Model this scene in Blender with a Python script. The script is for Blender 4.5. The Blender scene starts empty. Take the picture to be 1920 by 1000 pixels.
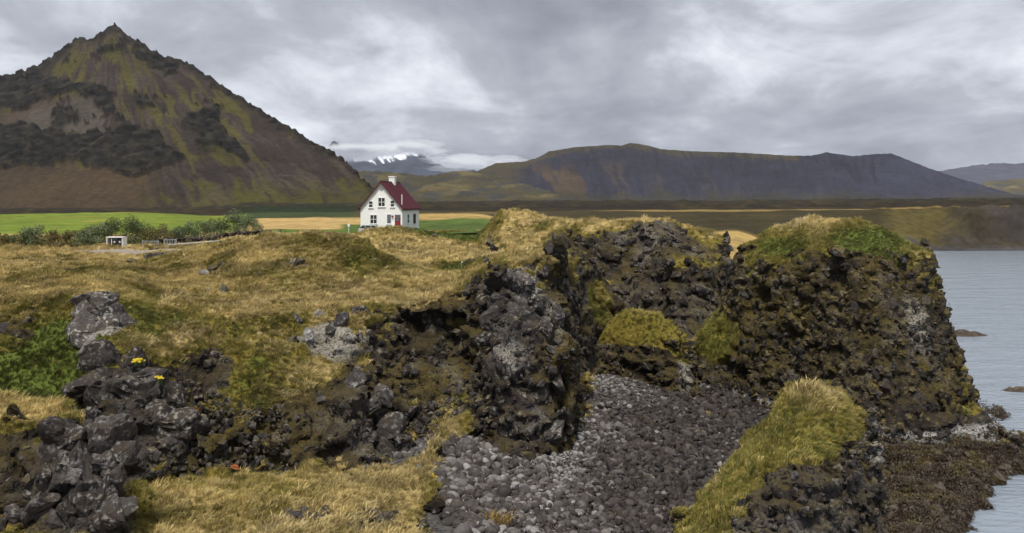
import bpy, math, random, time
import numpy as np
import openvdb as vdb
from mathutils import Vector, Matrix, Euler
T0 = time.time()
random.seed(7); RNG = np.random.default_rng(7)
sc = bpy.context.scene
# ------------------------------------------------------------------ camera
CAMZ, F, HY = 16.0, 1663.0, 375.0          # eye height, focal length in photo pixels, horizon row
cam = bpy.data.cameras.new('camera'); camo = bpy.data.objects.new('camera', cam)
sc.collection.objects.link(camo)
camo.location = (0, 0, CAMZ); camo.rotation_euler = (math.radians(90), 0, 0)
cam.sensor_width = 36; cam.lens = 36 * F / 1920
cam.shift_y = -(500 - HY) / 1920
cam.clip_start = 0.5; cam.clip_end = 60000
sc.camera = camo
sc.render.resolution_x = 1024; sc.render.resolution_y = 533
# ------------------------------------------------------------------ sky and sun
SUN_EL, SUN_AZ = 64.0, -165.0              # azimuth clockwise from +Y (camera axis): from the left
world = bpy.data.worlds.new('World'); sc.world = world; world.use_nodes = True
wn = world.node_tree; wn.nodes.clear()
def N(t, typ, **kw):
    n = t.nodes.new(typ)
    for k, v in kw.items():
        if k[0] == 'i' and k[1:].isdigit(): n.inputs[int(k[1:])].default_value = v
        elif k in n.bl_rna.properties: setattr(n, k, v)
        else: n.inputs[k.replace('_', ' ')].default_value = v
    return n
def ramp(t, stops, fac=None, mode='LINEAR'):
    r = t.nodes.new('ShaderNodeValToRGB'); r.color_ramp.interpolation = mode
    e = r.color_ramp.elements
    while len(e) < len(stops): e.new(0.5)
    for el, (p, c) in zip(e, stops):
        el.position = p; el.color = (c, c, c, 1) if isinstance(c, (int, float)) else (*c, 1)
    if fac is not None: t.links.new(fac, r.inputs[0])
    return r
def mixc(t, fac, a, b, blend='MIX'):
    m = t.nodes.new('ShaderNodeMix'); m.data_type = 'RGBA'; m.blend_type = blend
    for k, v in ((0, fac), (6, a), (7, b)):
        if isinstance(v, bpy.types.NodeSocket): t.links.new(v, m.inputs[k])
        elif isinstance(v, (int, float)): m.inputs[k].default_value = v if k == 0 else (v, v, v, 1)
        else: m.inputs[k].default_value = (*v, 1)
    return m.outputs[2]
def math_(t, op, a, b=0.0, c=None, clamp=False):
    m = t.nodes.new('ShaderNodeMath'); m.operation = op; m.use_clamp = clamp
    for i, v in enumerate((a, b) if c is None else (a, b, c)):
        if isinstance(v, bpy.types.NodeSocket): t.links.new(v, m.inputs[i])
        else: m.inputs[i].default_value = v
    return m.outputs[0]
sky = N(wn, 'ShaderNodeTexSky', sky_type='NISHITA', sun_disc=False, sun_elevation=math.radians(SUN_EL), sun_rotation=math.radians(SUN_AZ))
bg1 = N(wn, 'ShaderNodeBackground', Strength=0.05); wn.links.new(sky.outputs[0], bg1.inputs[0])
tc = N(wn, 'ShaderNodeTexCoord'); sep = N(wn, 'ShaderNodeSeparateXYZ'); wn.links.new(tc.outputs['Generated'], sep.inputs[0])
zz = math_(wn, 'ADD', math_(wn, 'ABSOLUTE', sep.outputs[2]), 0.28)
cmb = N(wn, 'ShaderNodeCombineXYZ')
wn.links.new(math_(wn, 'DIVIDE', sep.outputs[0], zz), cmb.inputs[0]); wn.links.new(math_(wn, 'DIVIDE', sep.outputs[1], zz), cmb.inputs[1])
mp = N(wn, 'ShaderNodeMapping'); mp.inputs['Location'].default_value = (3.1, 1.7, 0); mp.inputs['Scale'].default_value = (1.0, 0.85, 1)
wn.links.new(cmb.outputs[0], mp.inputs[0])
n1 = N(wn, 'ShaderNodeTexNoise', Scale=0.75, Detail=8.0, Roughness=0.58, Distortion=0.35); wn.links.new(mp.outputs[0], n1.inputs[0])
n2 = N(wn, 'ShaderNodeTexNoise', Scale=2.2, Detail=7.0, Roughness=0.6, Distortion=0.5); wn.links.new(mp.outputs[0], n2.inputs[0])
nn = math_(wn, 'ADD', math_(wn, 'MULTIPLY', n1.outputs[0], 0.68), math_(wn, 'MULTIPLY', n2.outputs[0], 0.32))
ccol = ramp(wn, [(0.37, (0.098, 0.103, 0.124)), (0.44, (0.132, 0.139, 0.163)), (0.505, (0.175, 0.186, 0.21)), (0.56, (0.26, 0.273, 0.30)), (0.63, (0.37, 0.385, 0.41))], nn)
bg2 = N(wn, 'ShaderNodeBackground', Strength=0.93); wn.links.new(ccol.outputs[0], bg2.inputs[0])
cov = ramp(wn, [(0.60, 1.0), (0.74, 0.62)], nn)
ms = N(wn, 'ShaderNodeMixShader'); wn.links.new(cov.outputs[0], ms.inputs[0]); wn.links.new(bg1.outputs[0], ms.inputs[1]); wn.links.new(bg2.outputs[0], ms.inputs[2])
wo = N(wn, 'ShaderNodeOutputWorld'); wn.links.new(ms.outputs[0], wo.inputs[0])
sun = bpy.data.lights.new('sun', 'SUN'); suno = bpy.data.objects.new('sun', sun); sc.collection.objects.link(suno)
sun.energy = 1.5; sun.angle = math.radians(12); sun.color = (1.0, 0.945, 0.85)
a_, e_ = math.radians(SUN_AZ), math.radians(SUN_EL)
sdir = Vector((math.sin(a_) * math.cos(e_), math.cos(a_) * math.cos(e_), math.sin(e_)))
suno.rotation_euler = sdir.to_track_quat('Z', 'Y').to_euler()
sc.view_settings.view_transform = 'Standard'; sc.view_settings.look = 'None'
sc.view_settings.exposure = 1.58; sc.view_settings.gamma = 1; sc.view_settings.use_curve_mapping = False
sc.render.engine = 'CYCLES'
cy = sc.cycles
cy.max_bounces = 5; cy.diffuse_bounces = 2; cy.glossy_bounces = 2; cy.transmission_bounces = 3; cy.volume_bounces = 2; cy.transparent_max_bounces = 6
cy.use_denoising = True; cy.denoiser = 'OPENIMAGEDENOISE'; cy.denoising_input_passes = 'RGB_ALBEDO_NORMAL'
cy.use_adaptive_sampling = True; cy.adaptive_threshold = 0.02; cy.caustics_reflective = False; cy.caustics_refractive = False

# ------------------------------------------------------------------ numpy noise
PERM = np.random.default_rng(3).permutation(256).astype(np.int32); PERM = np.concatenate([PERM, PERM, PERM])
_g = np.random.default_rng(4).normal(size=(256, 3)).astype(np.float32); _g /= np.linalg.norm(_g, axis=1)[:, None]
RND = np.random.default_rng(5).random((256, 4)).astype(np.float32)
def perlin(p):
    p = np.asarray(p, np.float32); i = np.floor(p).astype(np.int32); f = p - i; i &= 255
    w = f * f * f * (f * (f * 6 - 15) + 10)
    out = np.zeros(len(p), np.float32)
    for dx in (0, 1):
        for dy in (0, 1):
            for dz in (0, 1):
                h = PERM[PERM[PERM[(i[:, 0] + dx) & 255] + ((i[:, 1] + dy) & 255)] + ((i[:, 2] + dz) & 255)]
                g = _g[h]
                d = g[:, 0] * (f[:, 0] - dx) + g[:, 1] * (f[:, 1] - dy) + g[:, 2] * (f[:, 2] - dz)
                ww = (w[:, 0] if dx else 1 - w[:, 0]) * (w[:, 1] if dy else 1 - w[:, 1]) * (w[:, 2] if dz else 1 - w[:, 2])
                out += d * ww
    return out * 1.6
def fbm(p, octv=4, rough=0.5):
    p = np.asarray(p, np.float32); o = np.zeros(len(p), np.float32); a = 1.0
    for k in range(octv):
        o += a * perlin(p * (2 ** k) + 17.3 * k); a *= rough
    return o
def P3(x, y, z=0.0): return np.stack(np.broadcast_arrays(np.asarray(x, np.float32), np.asarray(y, np.float32), np.asarray(z, np.float32)), -1).reshape(-1, 3)
def fbm2(x, y, s, octv=4, off=0.0, rough=0.5):
    sh = np.shape(x); return fbm(P3(np.ravel(x) / s, np.ravel(y) / s, off), octv, rough).reshape(sh)
def voronoi(p):
    """distance to the nearest and second cell point, the nearest cell's number and the offset from its point"""
    p = np.asarray(p, np.float32); i = np.floor(p).astype(np.int32); f = p - i; i &= 255
    n = len(p); d1 = np.full(n, 99., np.float32); d2 = np.full(n, 99., np.float32); hid = np.zeros(n, np.int32); nb = np.zeros(n, np.int8); k = 0
    J = (0.1 + 0.8 * RND[:, :3]).astype(np.float32); jx, jy, jz = J[:, 0].copy(), J[:, 1].copy(), J[:, 2].copy()
    for dx in (-1, 0, 1):
        hx = PERM[(i[:, 0] + dx) & 255]
        for dy in (-1, 0, 1):
            hy = PERM[hx + ((i[:, 1] + dy) & 255)]
            for dz in (-1, 0, 1):
                h = PERM[hy + ((i[:, 2] + dz) & 255)]
                d = (f[:, 0] - dx - jx[h]) ** 2 + (f[:, 1] - dy - jy[h]) ** 2 + (f[:, 2] - dz - jz[h]) ** 2
                c = d < d1; d2 = np.where(c, d1, np.minimum(d2, d)); d1 = np.where(c, d, d1); hid[c] = h[c]; nb[c] = k; k += 1
    cell = np.stack([nb // 9 - 1, nb // 3 % 3 - 1, nb % 3 - 1], 1).astype(np.float32)
    return np.sqrt(d1), np.sqrt(d2), hid, f - cell - J[hid]
from concurrent.futures import ThreadPoolExecutor
POOL = ThreadPoolExecutor(4)
def chunked(fn):
    def run(p, *a, **k):
        p = np.asarray(p, np.float32)
        if len(p) < 60000: return fn(p, *a, **k)
        out = list(POOL.map(lambda q: fn(q, *a, **k), np.array_split(p, max(4, len(p) // 40000))))
        return tuple(np.concatenate(c) for c in zip(*out)) if isinstance(out[0], tuple) else np.concatenate(out)
    return run
fbm = chunked(fbm); voronoi = chunked(voronoi)
def smooth(a, b, x): t = np.clip((x - a) / (b - a), 0, 1); return t * t * (3 - 2 * t)
def pt(px, py, D): return np.array([(px - 960) / F * D, D, CAMZ - (py - HY) * D / F])   # survey: photo pixel at a known distance -> place

# ------------------------------------------------------------------ surveyed height fields
class Field:
    """terrain given by survey lines that fan out from the viewpoint: line bearing (photo column) and (distance, height-or-row) stations"""
    def __init__(s, cols):
        s.px = np.array([c[0] for c in cols], float)
        s.D = np.array([[q[0] for q in c[1]] for c in cols], float)
        s.Z = np.array([[q[1] if q[1] <= 100 else CAMZ - (q[1] - HY) * q[0] / F for q in c[1]] for c in cols], float)
    def __call__(s, x, y):
        sh = np.shape(x); x = np.ravel(x).astype(float); y = np.maximum(np.ravel(y).astype(float), 1.0)
        px = np.clip(960 + F * x / y, s.px[0], s.px[-1] - 1e-6)
        k = np.clip(np.searchsorted(s.px, px, 'right') - 1, 0, len(s.px) - 2)
        w = ((px - s.px[k]) / (s.px[k + 1] - s.px[k]))[:, None]; w = 0.5 * w + 0.5 * (w * w * (3 - 2 * w))
        D = s.D[k] * (1 - w) + s.D[k + 1] * w; Z = s.Z[k] * (1 - w) + s.Z[k + 1] * w
        yy = np.clip(y, D[:, 0], D[:, -1] - 1e-6)
        j = np.clip((D <= yy[:, None]).sum(1) - 1, 0, D.shape[1] - 2); r = np.arange(len(j))
        t = (yy - D[r, j]) / np.maximum(D[r, j + 1] - D[r, j], 1e-6)
        return (Z[r, j] * (1 - t) + Z[r, j + 1] * t).reshape(sh)
class Grid:
    """a sampled height field with bilinear lookup"""
    def __init__(s, fn, x0, x1, y0, y1, h, blur=0):
        s.x0, s.y0, s.h = x0, y0, h; s.nx, s.ny = int((x1 - x0) / h) + 1, int((y1 - y0) / h) + 1
        X, Y = np.meshgrid(x0 + h * np.arange(s.nx), y0 + h * np.arange(s.ny), indexing='ij'); s.a = fn(X, Y).astype(np.float32)
        for _ in range(blur):
            b = np.pad(s.a, 1, mode='edge'); s.a = (b[:-2, 1:-1] + b[2:, 1:-1] + b[1:-1, :-2] + b[1:-1, 2:] + 2 * b[1:-1, 1:-1]) / 6
        gx, gy = np.gradient(s.a, h); s.g = np.sqrt(gx * gx + gy * gy).astype(np.float32)
    def samp(s, A, x, y):
        u = np.clip((np.asarray(x) - s.x0) / s.h, 0, s.nx - 1.001); v = np.clip((np.asarray(y) - s.y0) / s.h, 0, s.ny - 1.001)
        i = u.astype(int); j = v.astype(int); u = u - i; v = v - j
        return A[i, j] * (1 - u) * (1 - v) + A[i + 1, j] * u * (1 - v) + A[i, j + 1] * (1 - u) * v + A[i + 1, j + 1] * u * v
    def __call__(s, x, y): return s.samp(s.a, x, y)
    def slope(s, x, y): return s.samp(s.g, x, y)

def tail(*q): return list(q)
lowA = [(26, 1.5), (33, 2.2), (35, 2.4), (37, 2.5), (39, 2.6), (41, 2.65)]
lowE = [(26, 1.5), (33, 2.2), (35, 2.4), (37, 2.5), (39.5, 2.6), (42.5, 2.6)]
lowB = [(26, -.5), (38, -.5), (42, -.3), (45, 0), (47, .3), (48.3, .7)]
lowC = [(26, -.5), (40, -.5), (50, 0), (56, .5), (59, 1), (62, 1.5)]
lowD = [(26, -.5), (40, -.5), (50, 0), (58, .5), (65, 1), (70, 1.5)]
C0 = [(26, 2.5), (33, 3.6), (33.8, 5), (34.5, 6.3), (35, 800), (38.5, 750), (41, 6.2), (43.5, 745), (49, 600), (52.5, 560), (66, 507), (85, 484), (95, 479), (102, 474), (110, 468), (118, 465), (126, 460), (135, 455)]
COLS = [
 (-700, C0), (-260, C0), (0, C0),
 (130, [(26, 2.5), (32.5, 3.2), (33.3, 4.5), (34.4, 6.0), (35.2, 790), (38, 758), (41, 6.2), (43.5, 740), (46.5, 620), (50, 553), (64, 515), (85, 487), (95, 480), (102, 475), (110, 469), (118, 465), (126, 460), (135, 455)]),
 (190, [(26, 2), (32.5, 2.6), (33.3, 4.2), (34.2, 5.6), (35.2, 6.6), (37, 6.3), (40.5, 3.6), (42, 740), (44.5, 655), (48.5, 562), (62, 520), (85, 490), (95, 480), (102, 475), (110, 469), (118, 465), (126, 459), (135, 454)]),
 (245, [(26, 1.5), (33, 2.2), (34.5, 2.3), (36, 2.5), (37.5, 2.6), (39, 2.7), (40.5, 2.9), (42.2, 770), (44.5, 665), (50, 575), (62, 525), (85, 497), (95, 482), (102, 476), (110, 470), (118, 465), (126, 459), (135, 453)]),
 (300, lowA + [(42.2, 2.7), (43.2, 800), (46, 680), (51, 590), (61, 544), (79, 490), (93, 482), (102, 476), (110, 470), (118, 464), (126, 458), (135, 452)]),
 (370, lowA + [(43, 2.6), (44.2, 800), (48.3, 650), (51.5, 600), (61, 549), (76, 470), (88, 10.0), (102, 9.7), (110, 9.8), (118, 9.9), (126, 460), (135, 450)]),
 (450, lowA + [(43.6, 2.5), (44.7, 800), (50.2, 650), (52.5, 597), (60.5, 556), (74, 447), (86, 10.3), (103, 10.0), (111, 10.0), (120, 10.4), (127, 10.4), (135, 10.3)]),
 (520, lowA + [(43.9, 2.4), (45.1, 790), (50.6, 650), (53, 592), (60.5, 558), (72.5, 437), (85, 10.6), (103, 10.2), (111, 10.3), (120, 10.6), (127, 10.6), (135, 10.5)]),
 (600, lowA + [(44.3, 2.4), (45.6, 790), (50.8, 660), (54, 588), (61, 555), (72, 437), (85, 10.6), (102, 10.0), (111, 10.4), (120, 10.8), (127, 10.7), (135, 10.6)]),
 (660, lowA + [(44.9, 2.3), (46.2, 780), (51.6, 650), (55.5, 576), (62, 551), (71, 444), (83, 10.4), (102, 10.0), (111, 10.6), (120, 10.8), (127, 10.8), (135, 10.6)]),
 (690, lowA + [(45.6, 2.2), (46.8, 790), (52, 650), (56, 573), (62, 551), (70.5, 458), (82, 10.2), (101, 10.0), (112, 452), (124, 434), (129, 10.9), (135, 10.6)]),
 (720, lowE + [(48.6, 2.0), (49.2, 800), (53, 660), (56.8, 572), (62.5, 549), (70, 482), (81, 9.9), (100, 10.0), (112, 448), (124, 429), (129, 11.2), (135, 10.7)]),
 (780, lowE + [(48.8, 2.3), (50, 800), (54.5, 690), (57.8, 572), (63, 545), (69, 509), (80, 9.6), (100, 478), (112, 450), (124, 428), (129, 11.4), (135, 10.8)]),
 (828, lowE + [(48.9, 2.3), (50.3, 815), (55, 690), (59, 556), (64, 535), (74, 515), (84, 495), (95, 478), (110, 458), (122, 441), (128, 11.0), (135, 10.9)]),
 (850, lowB + [(49, 2.3), (50.5, 815), (55, 690), (59.5, 548), (64, 533), (73, 518), (84, 493), (95, 478), (110, 462), (122, 446), (128, 10.8), (135, 10.9)]),
 (895, lowB + [(49.2, 2.0), (51.2, 800), (55.5, 660), (59, 530), (63, 518), (74, 500), (84, 486), (95, 477), (108, 463), (118, 452), (126, 10.6), (135, 11.0)]),
 (912, lowB + [(48.8, 1.7), (49.8, 790), (52, 600), (54, 512), (60.5, 500), (73, 490), (84, 482), (95, 474), (106, 455), (116, 430), (125, 12), (135, 11.4)]),
 (935, lowB + [(48.5, 1.6), (49.4, 780), (51.5, 600), (53.3, 500), (60, 491), (72, 487), (84, 480), (95, 468), (105, 440), (116, 397), (125, 13), (135, 12)]),
 (960, lowB + [(48.4, 1.5), (49.2, 780), (51.5, 580), (53.5, 494), (59, 482), (70, 480), (82, 474), (95, 462), (104, 440), (116, 394), (125, 13), (135, 12)]),
 (1000, lowB + [(48.4, 1.4), (49.3, 770), (51.8, 560), (53.8, 486), (59, 474), (68, 473), (78, 11.1), (87, 464), (100, 444), (114, 402), (124, 13.2), (135, 12)]),
 (1040, lowB + [(48.8, 1.4), (49.6, 770), (52.5, 580), (55, 482), (60, 472), (67, 472), (73, 9.5), (81, 8), (90, 458), (97, 425), (108, 408), (135, 12)]),
 (1062, lowB + [(50, 1.6), (51, 720), (53.5, 570), (58, 480), (63, 472), (67, 473), (72, 7), (86, 6), (93, 474), (96.5, 434), (107, 411), (135, 11)]),
 (1070, lowB + [(50, 1.6), (51, 720), (53.5, 570), (58, 480), (63, 472), (67, 473), (72, 7), (86, 6), (93, 474), (96.5, 434), (107, 411), (135, 11)]),
 (1082, lowC[:4] + [(62, 1), (65, 1.6), (66, 2.6), (67, 640), (68, 545), (69.5, 489), (71, 484), (74, 488), (79, 6), (88, 4.5), (93.5, 485), (96.5, 438), (106, 412), (135, 10)]),
 (1120, lowC[:5] + [(68.5, 1.6), (70, 2.4), (71, 640), (72.5, 565), (74, 507), (75.5, 507), (78.5, 8), (81, 4.5), (90, 4.5), (94, 500), (96.5, 434), (105, 412), (135, 9)]),
 (1150, lowC[:5] + [(70, 1.6), (71.5, 2.4), (72.5, 650), (74, 590), (75.5, 545), (76.8, 546), (79, 7), (81, 4.5), (89, 4.3), (94.2, 500), (96.6, 430), (104, 412), (135, 8.5)]),
 (1170, lowD + [(72.5, 2.2), (73.5, 660), (74.7, 610), (76, 582), (77.2, 585), (79, 4.5), (81, 4), (91, 4.2), (94.3, 500), (96.5, 427), (103, 412), (135, 8)]),
 (1210, lowD + [(72, 2), (73, 2.5), (74.5, 3), (76, 3.3), (78, 3.5), (81, 3.7), (84, 3.9), (91, 4.2), (94, 495), (96, 420), (102, 411), (130, 6)]),
 (1250, lowD + [(72, 2), (73, 2.5), (74.5, 3), (76, 3.3), (78, 3.5), (81, 3.7), (84, 3.9), (88, 4.1), (90.5, 490), (95.5, 432), (98.5, 408), (125, 4)]),
 (1262, lowD + [(72, 2), (73, 2.5), (74.5, 3), (76, 3.3), (78, 3.5), (81, 3.7), (84, 3.9), (88, 4.1), (90.5, 490), (95.5, 440), (98.5, 409), (124, 4)]),
 (1275, lowD + [(72, 2), (73, 2.5), (74.5, 3), (76, 3.3), (78, 3.5), (81, 3.7), (84, 3.9), (88, 4.0), (90.5, 490), (96, 445), (99.5, 420), (122, 3)]),
 (1320, lowD + [(72, 2), (73, 2.4), (74.5, 2.8), (76, 3.1), (78, 3.2), (81, 3.3), (84, 3.5), (88, 3.7), (91, 500), (96.5, 445), (100, 426), (118, 2)]),
 (1345, lowD + [(72, 1.5), (73, 1.8), (74.5, 2), (76, 2.2), (78, 2.4), (81, 2.5), (84, 2.8), (89, 3.3), (92, 500), (96.5, 455), (100, 438), (113, 0)]),
 (1368, lowD + [(72, 1), (73, 1.2), (74.5, 1.4), (76, 1.6), (78, 1.7), (81, 1.8), (84, 2), (90, 2.5), (93, 510), (97, 465), (100, 452), (108, -1)]),
 (1385, lowD + [(72, .5), (73, .6), (74.5, .7), (76, .8), (78, .8), (81, .8), (84, .8), (91, .8), (94, 2), (98, 2.5), (101, 2), (106, -1.5)]),
 (1440, [(26, -.8), (40, -1.2), (50, -1.5)] + [(52 + i * 4, -1.5) for i in range(15)]),
 (2600, [(26, -1.5), (40, -1.5), (50, -1.5)] + [(52 + i * 4, -1.5) for i in range(15)]),
]
HEAD = Grid(Field(COLS), -85, 60, 25, 137, 0.25, blur=5)
BEACH = Field([(500, [(28, 2.2), (37, 2.2), (50, 2.2), (76, 2.2)]), (760, [(28, 2.1), (37, 2.2), (50, 2.5), (76, 2.5)]), (860, [(28, 2.0), (37, 2.1), (50, 2.5), (76, 3)]),
  (1000, [(28, 1.6), (40, 1.7), (55, 1.9), (76, 2.5)]), (1150, [(28, 1.2), (40, 1.3), (55, 1.6), (76, 2.5)]), (1350, [(28, .6), (40, .7), (55, .8), (76, 1.5)]),
  (1500, [(28, .1), (40, .2), (55, .4), (76, .6)]), (1650, [(28, -.4), (40, -.3), (55, -.1), (76, 0)]), (1900, [(28, -.9), (40, -.9), (55, -.8), (76, -.8)])])
beachH = lambda x, y: BEACH(x, y) + 0.12 * fbm2(x, y, 3.0, 3, 2.2)
STACK = Field([
 (1280, [(60, -1), (60.30, -1), (61, -1), (62, -1), (63, -1), (64, -1), (65, -1), (66, -1)]),
 (1303, [(60, -.3), (60.30, -.3), (61, 1.5), (62, 680), (63, 660), (65, 655), (67, 3), (69, -.5)]),
 (1315, [(59.5, 0), (59.80, 0), (60.4, 715), (61.7, 650), (63, 620), (65, 612), (67, 5), (70, -.5)]),
 (1345, [(58.5, .3), (58.80, .3), (59.5, 725), (61, 640), (62.5, 600), (64.5, 588), (67, 578), (71, 0)]),
 (1366, [(57.5, -.3), (57.80, 1.0), (58.5, 740), (60, 640), (61.5, 590), (63.5, 568), (66, 545), (72, 0)]),
 (1376, [(57, -.3), (57.30, 1.0), (58, 745), (59.5, 620), (60.3, 540), (61.3, 530), (66, 490), (73, 0)]),
 (1400, [(56.5, -.3), (56.80, 1.0), (57.5, 740), (59, 600), (59.6, 540), (60.6, 505), (67, 454), (74, 0)]),
 (1450, [(56, -.3), (56.30, 1.0), (57.2, 720), (58.8, 600), (59.2, 530), (60.2, 483), (67, 424), (75, 0)]),
 (1520, [(55.5, -.3), (55.80, 1.0), (56.8, 730), (58.6, 600), (59.1, 530), (60.3, 468), (67, 411), (76, 0)]),
 (1600, [(55, -.3), (55.30, 1.0), (56.3, 740), (58.4, 600), (59.0, 530), (60.3, 470), (66, 411), (75, 0)]),
 (1660, [(54.8, -.3), (55.10, 1.0), (56.2, 740), (58.2, 600), (59.0, 535), (60.3, 480), (65, 424), (74, 0)]),
 (1720, [(54.8, -.3), (55.10, 1.0), (56.3, 740), (58.3, 610), (59.1, 540), (60.2, 505), (64, 452), (72, 0)]),
 (1745, [(54.8, -.3), (55.10, 1.0), (56.4, 745), (58.5, 620), (59.5, 520), (60.3, 530), (62.8, 474), (71, 0)]),
 (1763, [(54.8, -.3), (55.10, 1.0), (56.6, 750), (58.7, 640), (59.8, 560), (60.6, 527), (62, 524), (70, 0)]),
 (1783, [(54.9, -.3), (55.20, 1.0), (56.8, 760), (58.8, 670), (60, 620), (61, 604), (62, 604), (69, 0)]),
 (1800, [(55, -.3), (55.30, 1.0), (57, 780), (58.8, 715), (60, 690), (60.8, 683), (61.5, 684), (67, 0)]),
 (1840, [(55.2, -.3), (55.50, 1.0), (57, 805), (58.3, 775), (59, 765), (59.6, 763), (60.2, 765), (64, 0)]),
 (1880, [(55.3, -.3), (55.60, 1.0), (56.5, 830), (57.2, 818), (57.7, 812), (58, 811), (58.5, 813), (61, 0)]),
 (1912, [(55.2, .1), (55.6, .35), (56, .5), (56.3, .5), (56.8, .5), (57.2, -.3), (57.50, 1.0), (58, -.5)]),
 (1932, [(55, -1), (55.30, -1), (55.6, -1), (56, -1), (56.3, -1), (56.8, -1), (57.2, -1), (58, -1)])])
_w = np.array([0, .1, .3, .6, .9, 1, 1, .8])
for _i, _p in enumerate(STACK.px):
    _d = np.interp(_p, [1303, 1376, 1400, 1450, 1520, 1600, 1660], [9.5, 9.5, 8.8, 7.4, 4.6, 1.4, 0.]) * np.ones(8) + (np.interp(_p, [1640, 1720, 1800, 1830], [0, 1.2, 2.6, 0.]) * _w)
    _py = HY + F * (CAMZ - STACK.Z[_i]) / STACK.D[_i]; _D = STACK.D[_i] + _d; STACK.Z[_i] = np.where(STACK.Z[_i] > 1.5, CAMZ - (_py - HY) * _D / F, STACK.Z[_i]); STACK.D[_i] = _D
STACKG = Grid(STACK, 8, 40, 50, 92, 0.1, blur=5)
FRONT = Field([
 (1240, [(33, -1), (34.5, -1), (36, -1), (37.5, -1), (39, -1), (41, -1), (43, -1)]),
 (1265, [(33, .2), (34.5, .6), (36, 1.0), (37.5, 1.2), (38.5, 1.4), (40, 1.2), (43, 0)]),
 (1340, [(33, .3), (34.5, 1.7), (36, 2.6), (37.5, 3.2), (38.8, 910), (40.5, 3.2), (44, 0)]),
 (1420, [(33, .3), (33.8, 2.6), (35.2, 4.2), (37.5, 5.1), (39.5, 822), (41.5, 5.2), (45, 0)]),
 (1480, [(33, .3), (33.6, 3.4), (35.0, 5.2), (37.8, 6.5), (40, 743), (42, 6.9), (45.5, 0)]),
 (1520, [(33, .3), (33.6, 3.7), (35.0, 5.6), (38, 6.85), (40.5, 728), (42, 7.2), (46, 0)]),
 (1570, [(33, .3), (33.8, 3.7), (35.2, 5.6), (38, 6.8), (40.2, 741), (41.8, 7), (45.5, 0)]),
 (1610, [(33.2, .3), (34.8, 3.2), (36, 5.0), (38.2, 6.3), (39.6, 772), (41, 6.3), (45, 0)]),
 (1640, [(33.6, .2), (35.5, 2.6), (37, 4.2), (38, 5.1), (38.8, 835), (40, 5), (43.5, 0)]),
 (1652, [(34, .2), (36, 1.8), (37.2, 3), (37.8, 3.6), (38.3, 890), (39.5, 3.8), (43, 0)]),
 (1660, [(34.4, .1), (36, .6), (37.2, 1), (37.8, 1.2), (38.3, 1.3), (39.5, 1), (43, -.2)]),
 (1680, [(34.4, -1), (36, -1), (37.2, -1), (37.8, -1), (38.3, -1), (39.5, -1), (43, -1)])])
FRONTG = Grid(FRONT, 3, 22, 30, 49, 0.08, blur=4)
MOUND = Field([
 (1085, [(62, -.5), (63, -.5), (64, -.5), (65, -.5), (66, -.5), (68, -.5), (70, -.5)]),
 (1103, [(63, 1), (63.5, 2.4), (64, 670), (65, 655), (66.5, 650), (68, 4), (70, 1)]),
 (1140, [(62.5, 1), (63, 3), (63.6, 640), (64.6, 615), (66, 600), (68.5, 6), (71, 1)]),
 (1180, [(62, 1), (62.5, 3), (63.2, 640), (64.5, 590), (66, 578), (68.5, 7), (71.5, 1)]),
 (1230, [(61.8, 1), (62.3, 3), (63.2, 640), (64.5, 595), (66, 582), (68, 7), (71, 1)]),
 (1265, [(61.5, 1), (62, 3), (63, 650), (64.3, 622), (65.5, 612), (67.5, 5.5), (70.5, 1)]),
 (1290, [(61.2, 1), (61.7, 2.5), (62.5, 680), (63.5, 650), (64.5, 642), (66, 4.5), (69, 1)]),
 (1302, [(61, 1), (61.5, 1.6), (62.2, 720), (63, 700), (64, 695), (65.5, 2.5), (68, .8)]),
 (1318, [(61, -.5), (61.5, -.5), (62.2, -.5), (63, -.5), (64, -.5), (65.5, -.5), (68, -.5)])])
for _i, _p in enumerate(MOUND.px):
    _py = HY + F * (CAMZ - MOUND.Z[_i]) / MOUND.D[_i]; _D = MOUND.D[_i] + np.interp(_p, [1140, 1302], [7., 3.5]); MOUND.Z[_i] = np.where(MOUND.Z[_i] > 3.05, CAMZ - (_py - HY) * _D / F, MOUND.Z[_i]); MOUND.D[_i] = _D
MOUNDG = Grid(MOUND, 3, 17, 60, 82, 0.1, blur=3)

# ------------------------------------------------------------------ scene helpers
def link(o, parent=None):
    sc.collection.objects.link(o)
    if parent is not None: o.parent = parent
    return o
def tag(o, label=None, cat=None, group=None, kind=None):
    for k, v in (('label', label), ('category', cat), ('group', group), ('kind', kind)):
        if v: o[k] = v
    return o
def empty(name, loc=(0, 0, 0), rz=0.0):
    o = bpy.data.objects.new(name, None); link(o); o.location = loc; o.rotation_euler = (0, 0, rz); o.empty_display_size = 0.3; return o
def mesh_from(name, V, Fc, mat=None, smooth_=True, attrs=None):
    V = np.asarray(V, np.float32); Fc = np.asarray(Fc, np.int32); k = Fc.shape[1]
    me = bpy.data.meshes.new(name); me.vertices.add(len(V)); me.vertices.foreach_set('co', V.ravel())
    me.loops.add(Fc.size); me.loops.foreach_set('vertex_index', Fc.ravel())
    me.polygons.add(len(Fc)); me.polygons.foreach_set('loop_start', np.arange(0, Fc.size, k, dtype=np.int32))
    me.polygons.foreach_set('use_smooth', np.full(len(Fc), smooth_))
    for an, arr in (attrs or {}).items():
        at = me.attributes.new(an, 'FLOAT_COLOR', 'POINT'); A = np.ones((len(V), 4), np.float32); A[:, :arr.shape[1]] = arr; at.data.foreach_set('color', A.ravel())
    me.update(calc_edges=True); me.validate()
    if mat: me.materials.append(mat)
    return me
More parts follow.
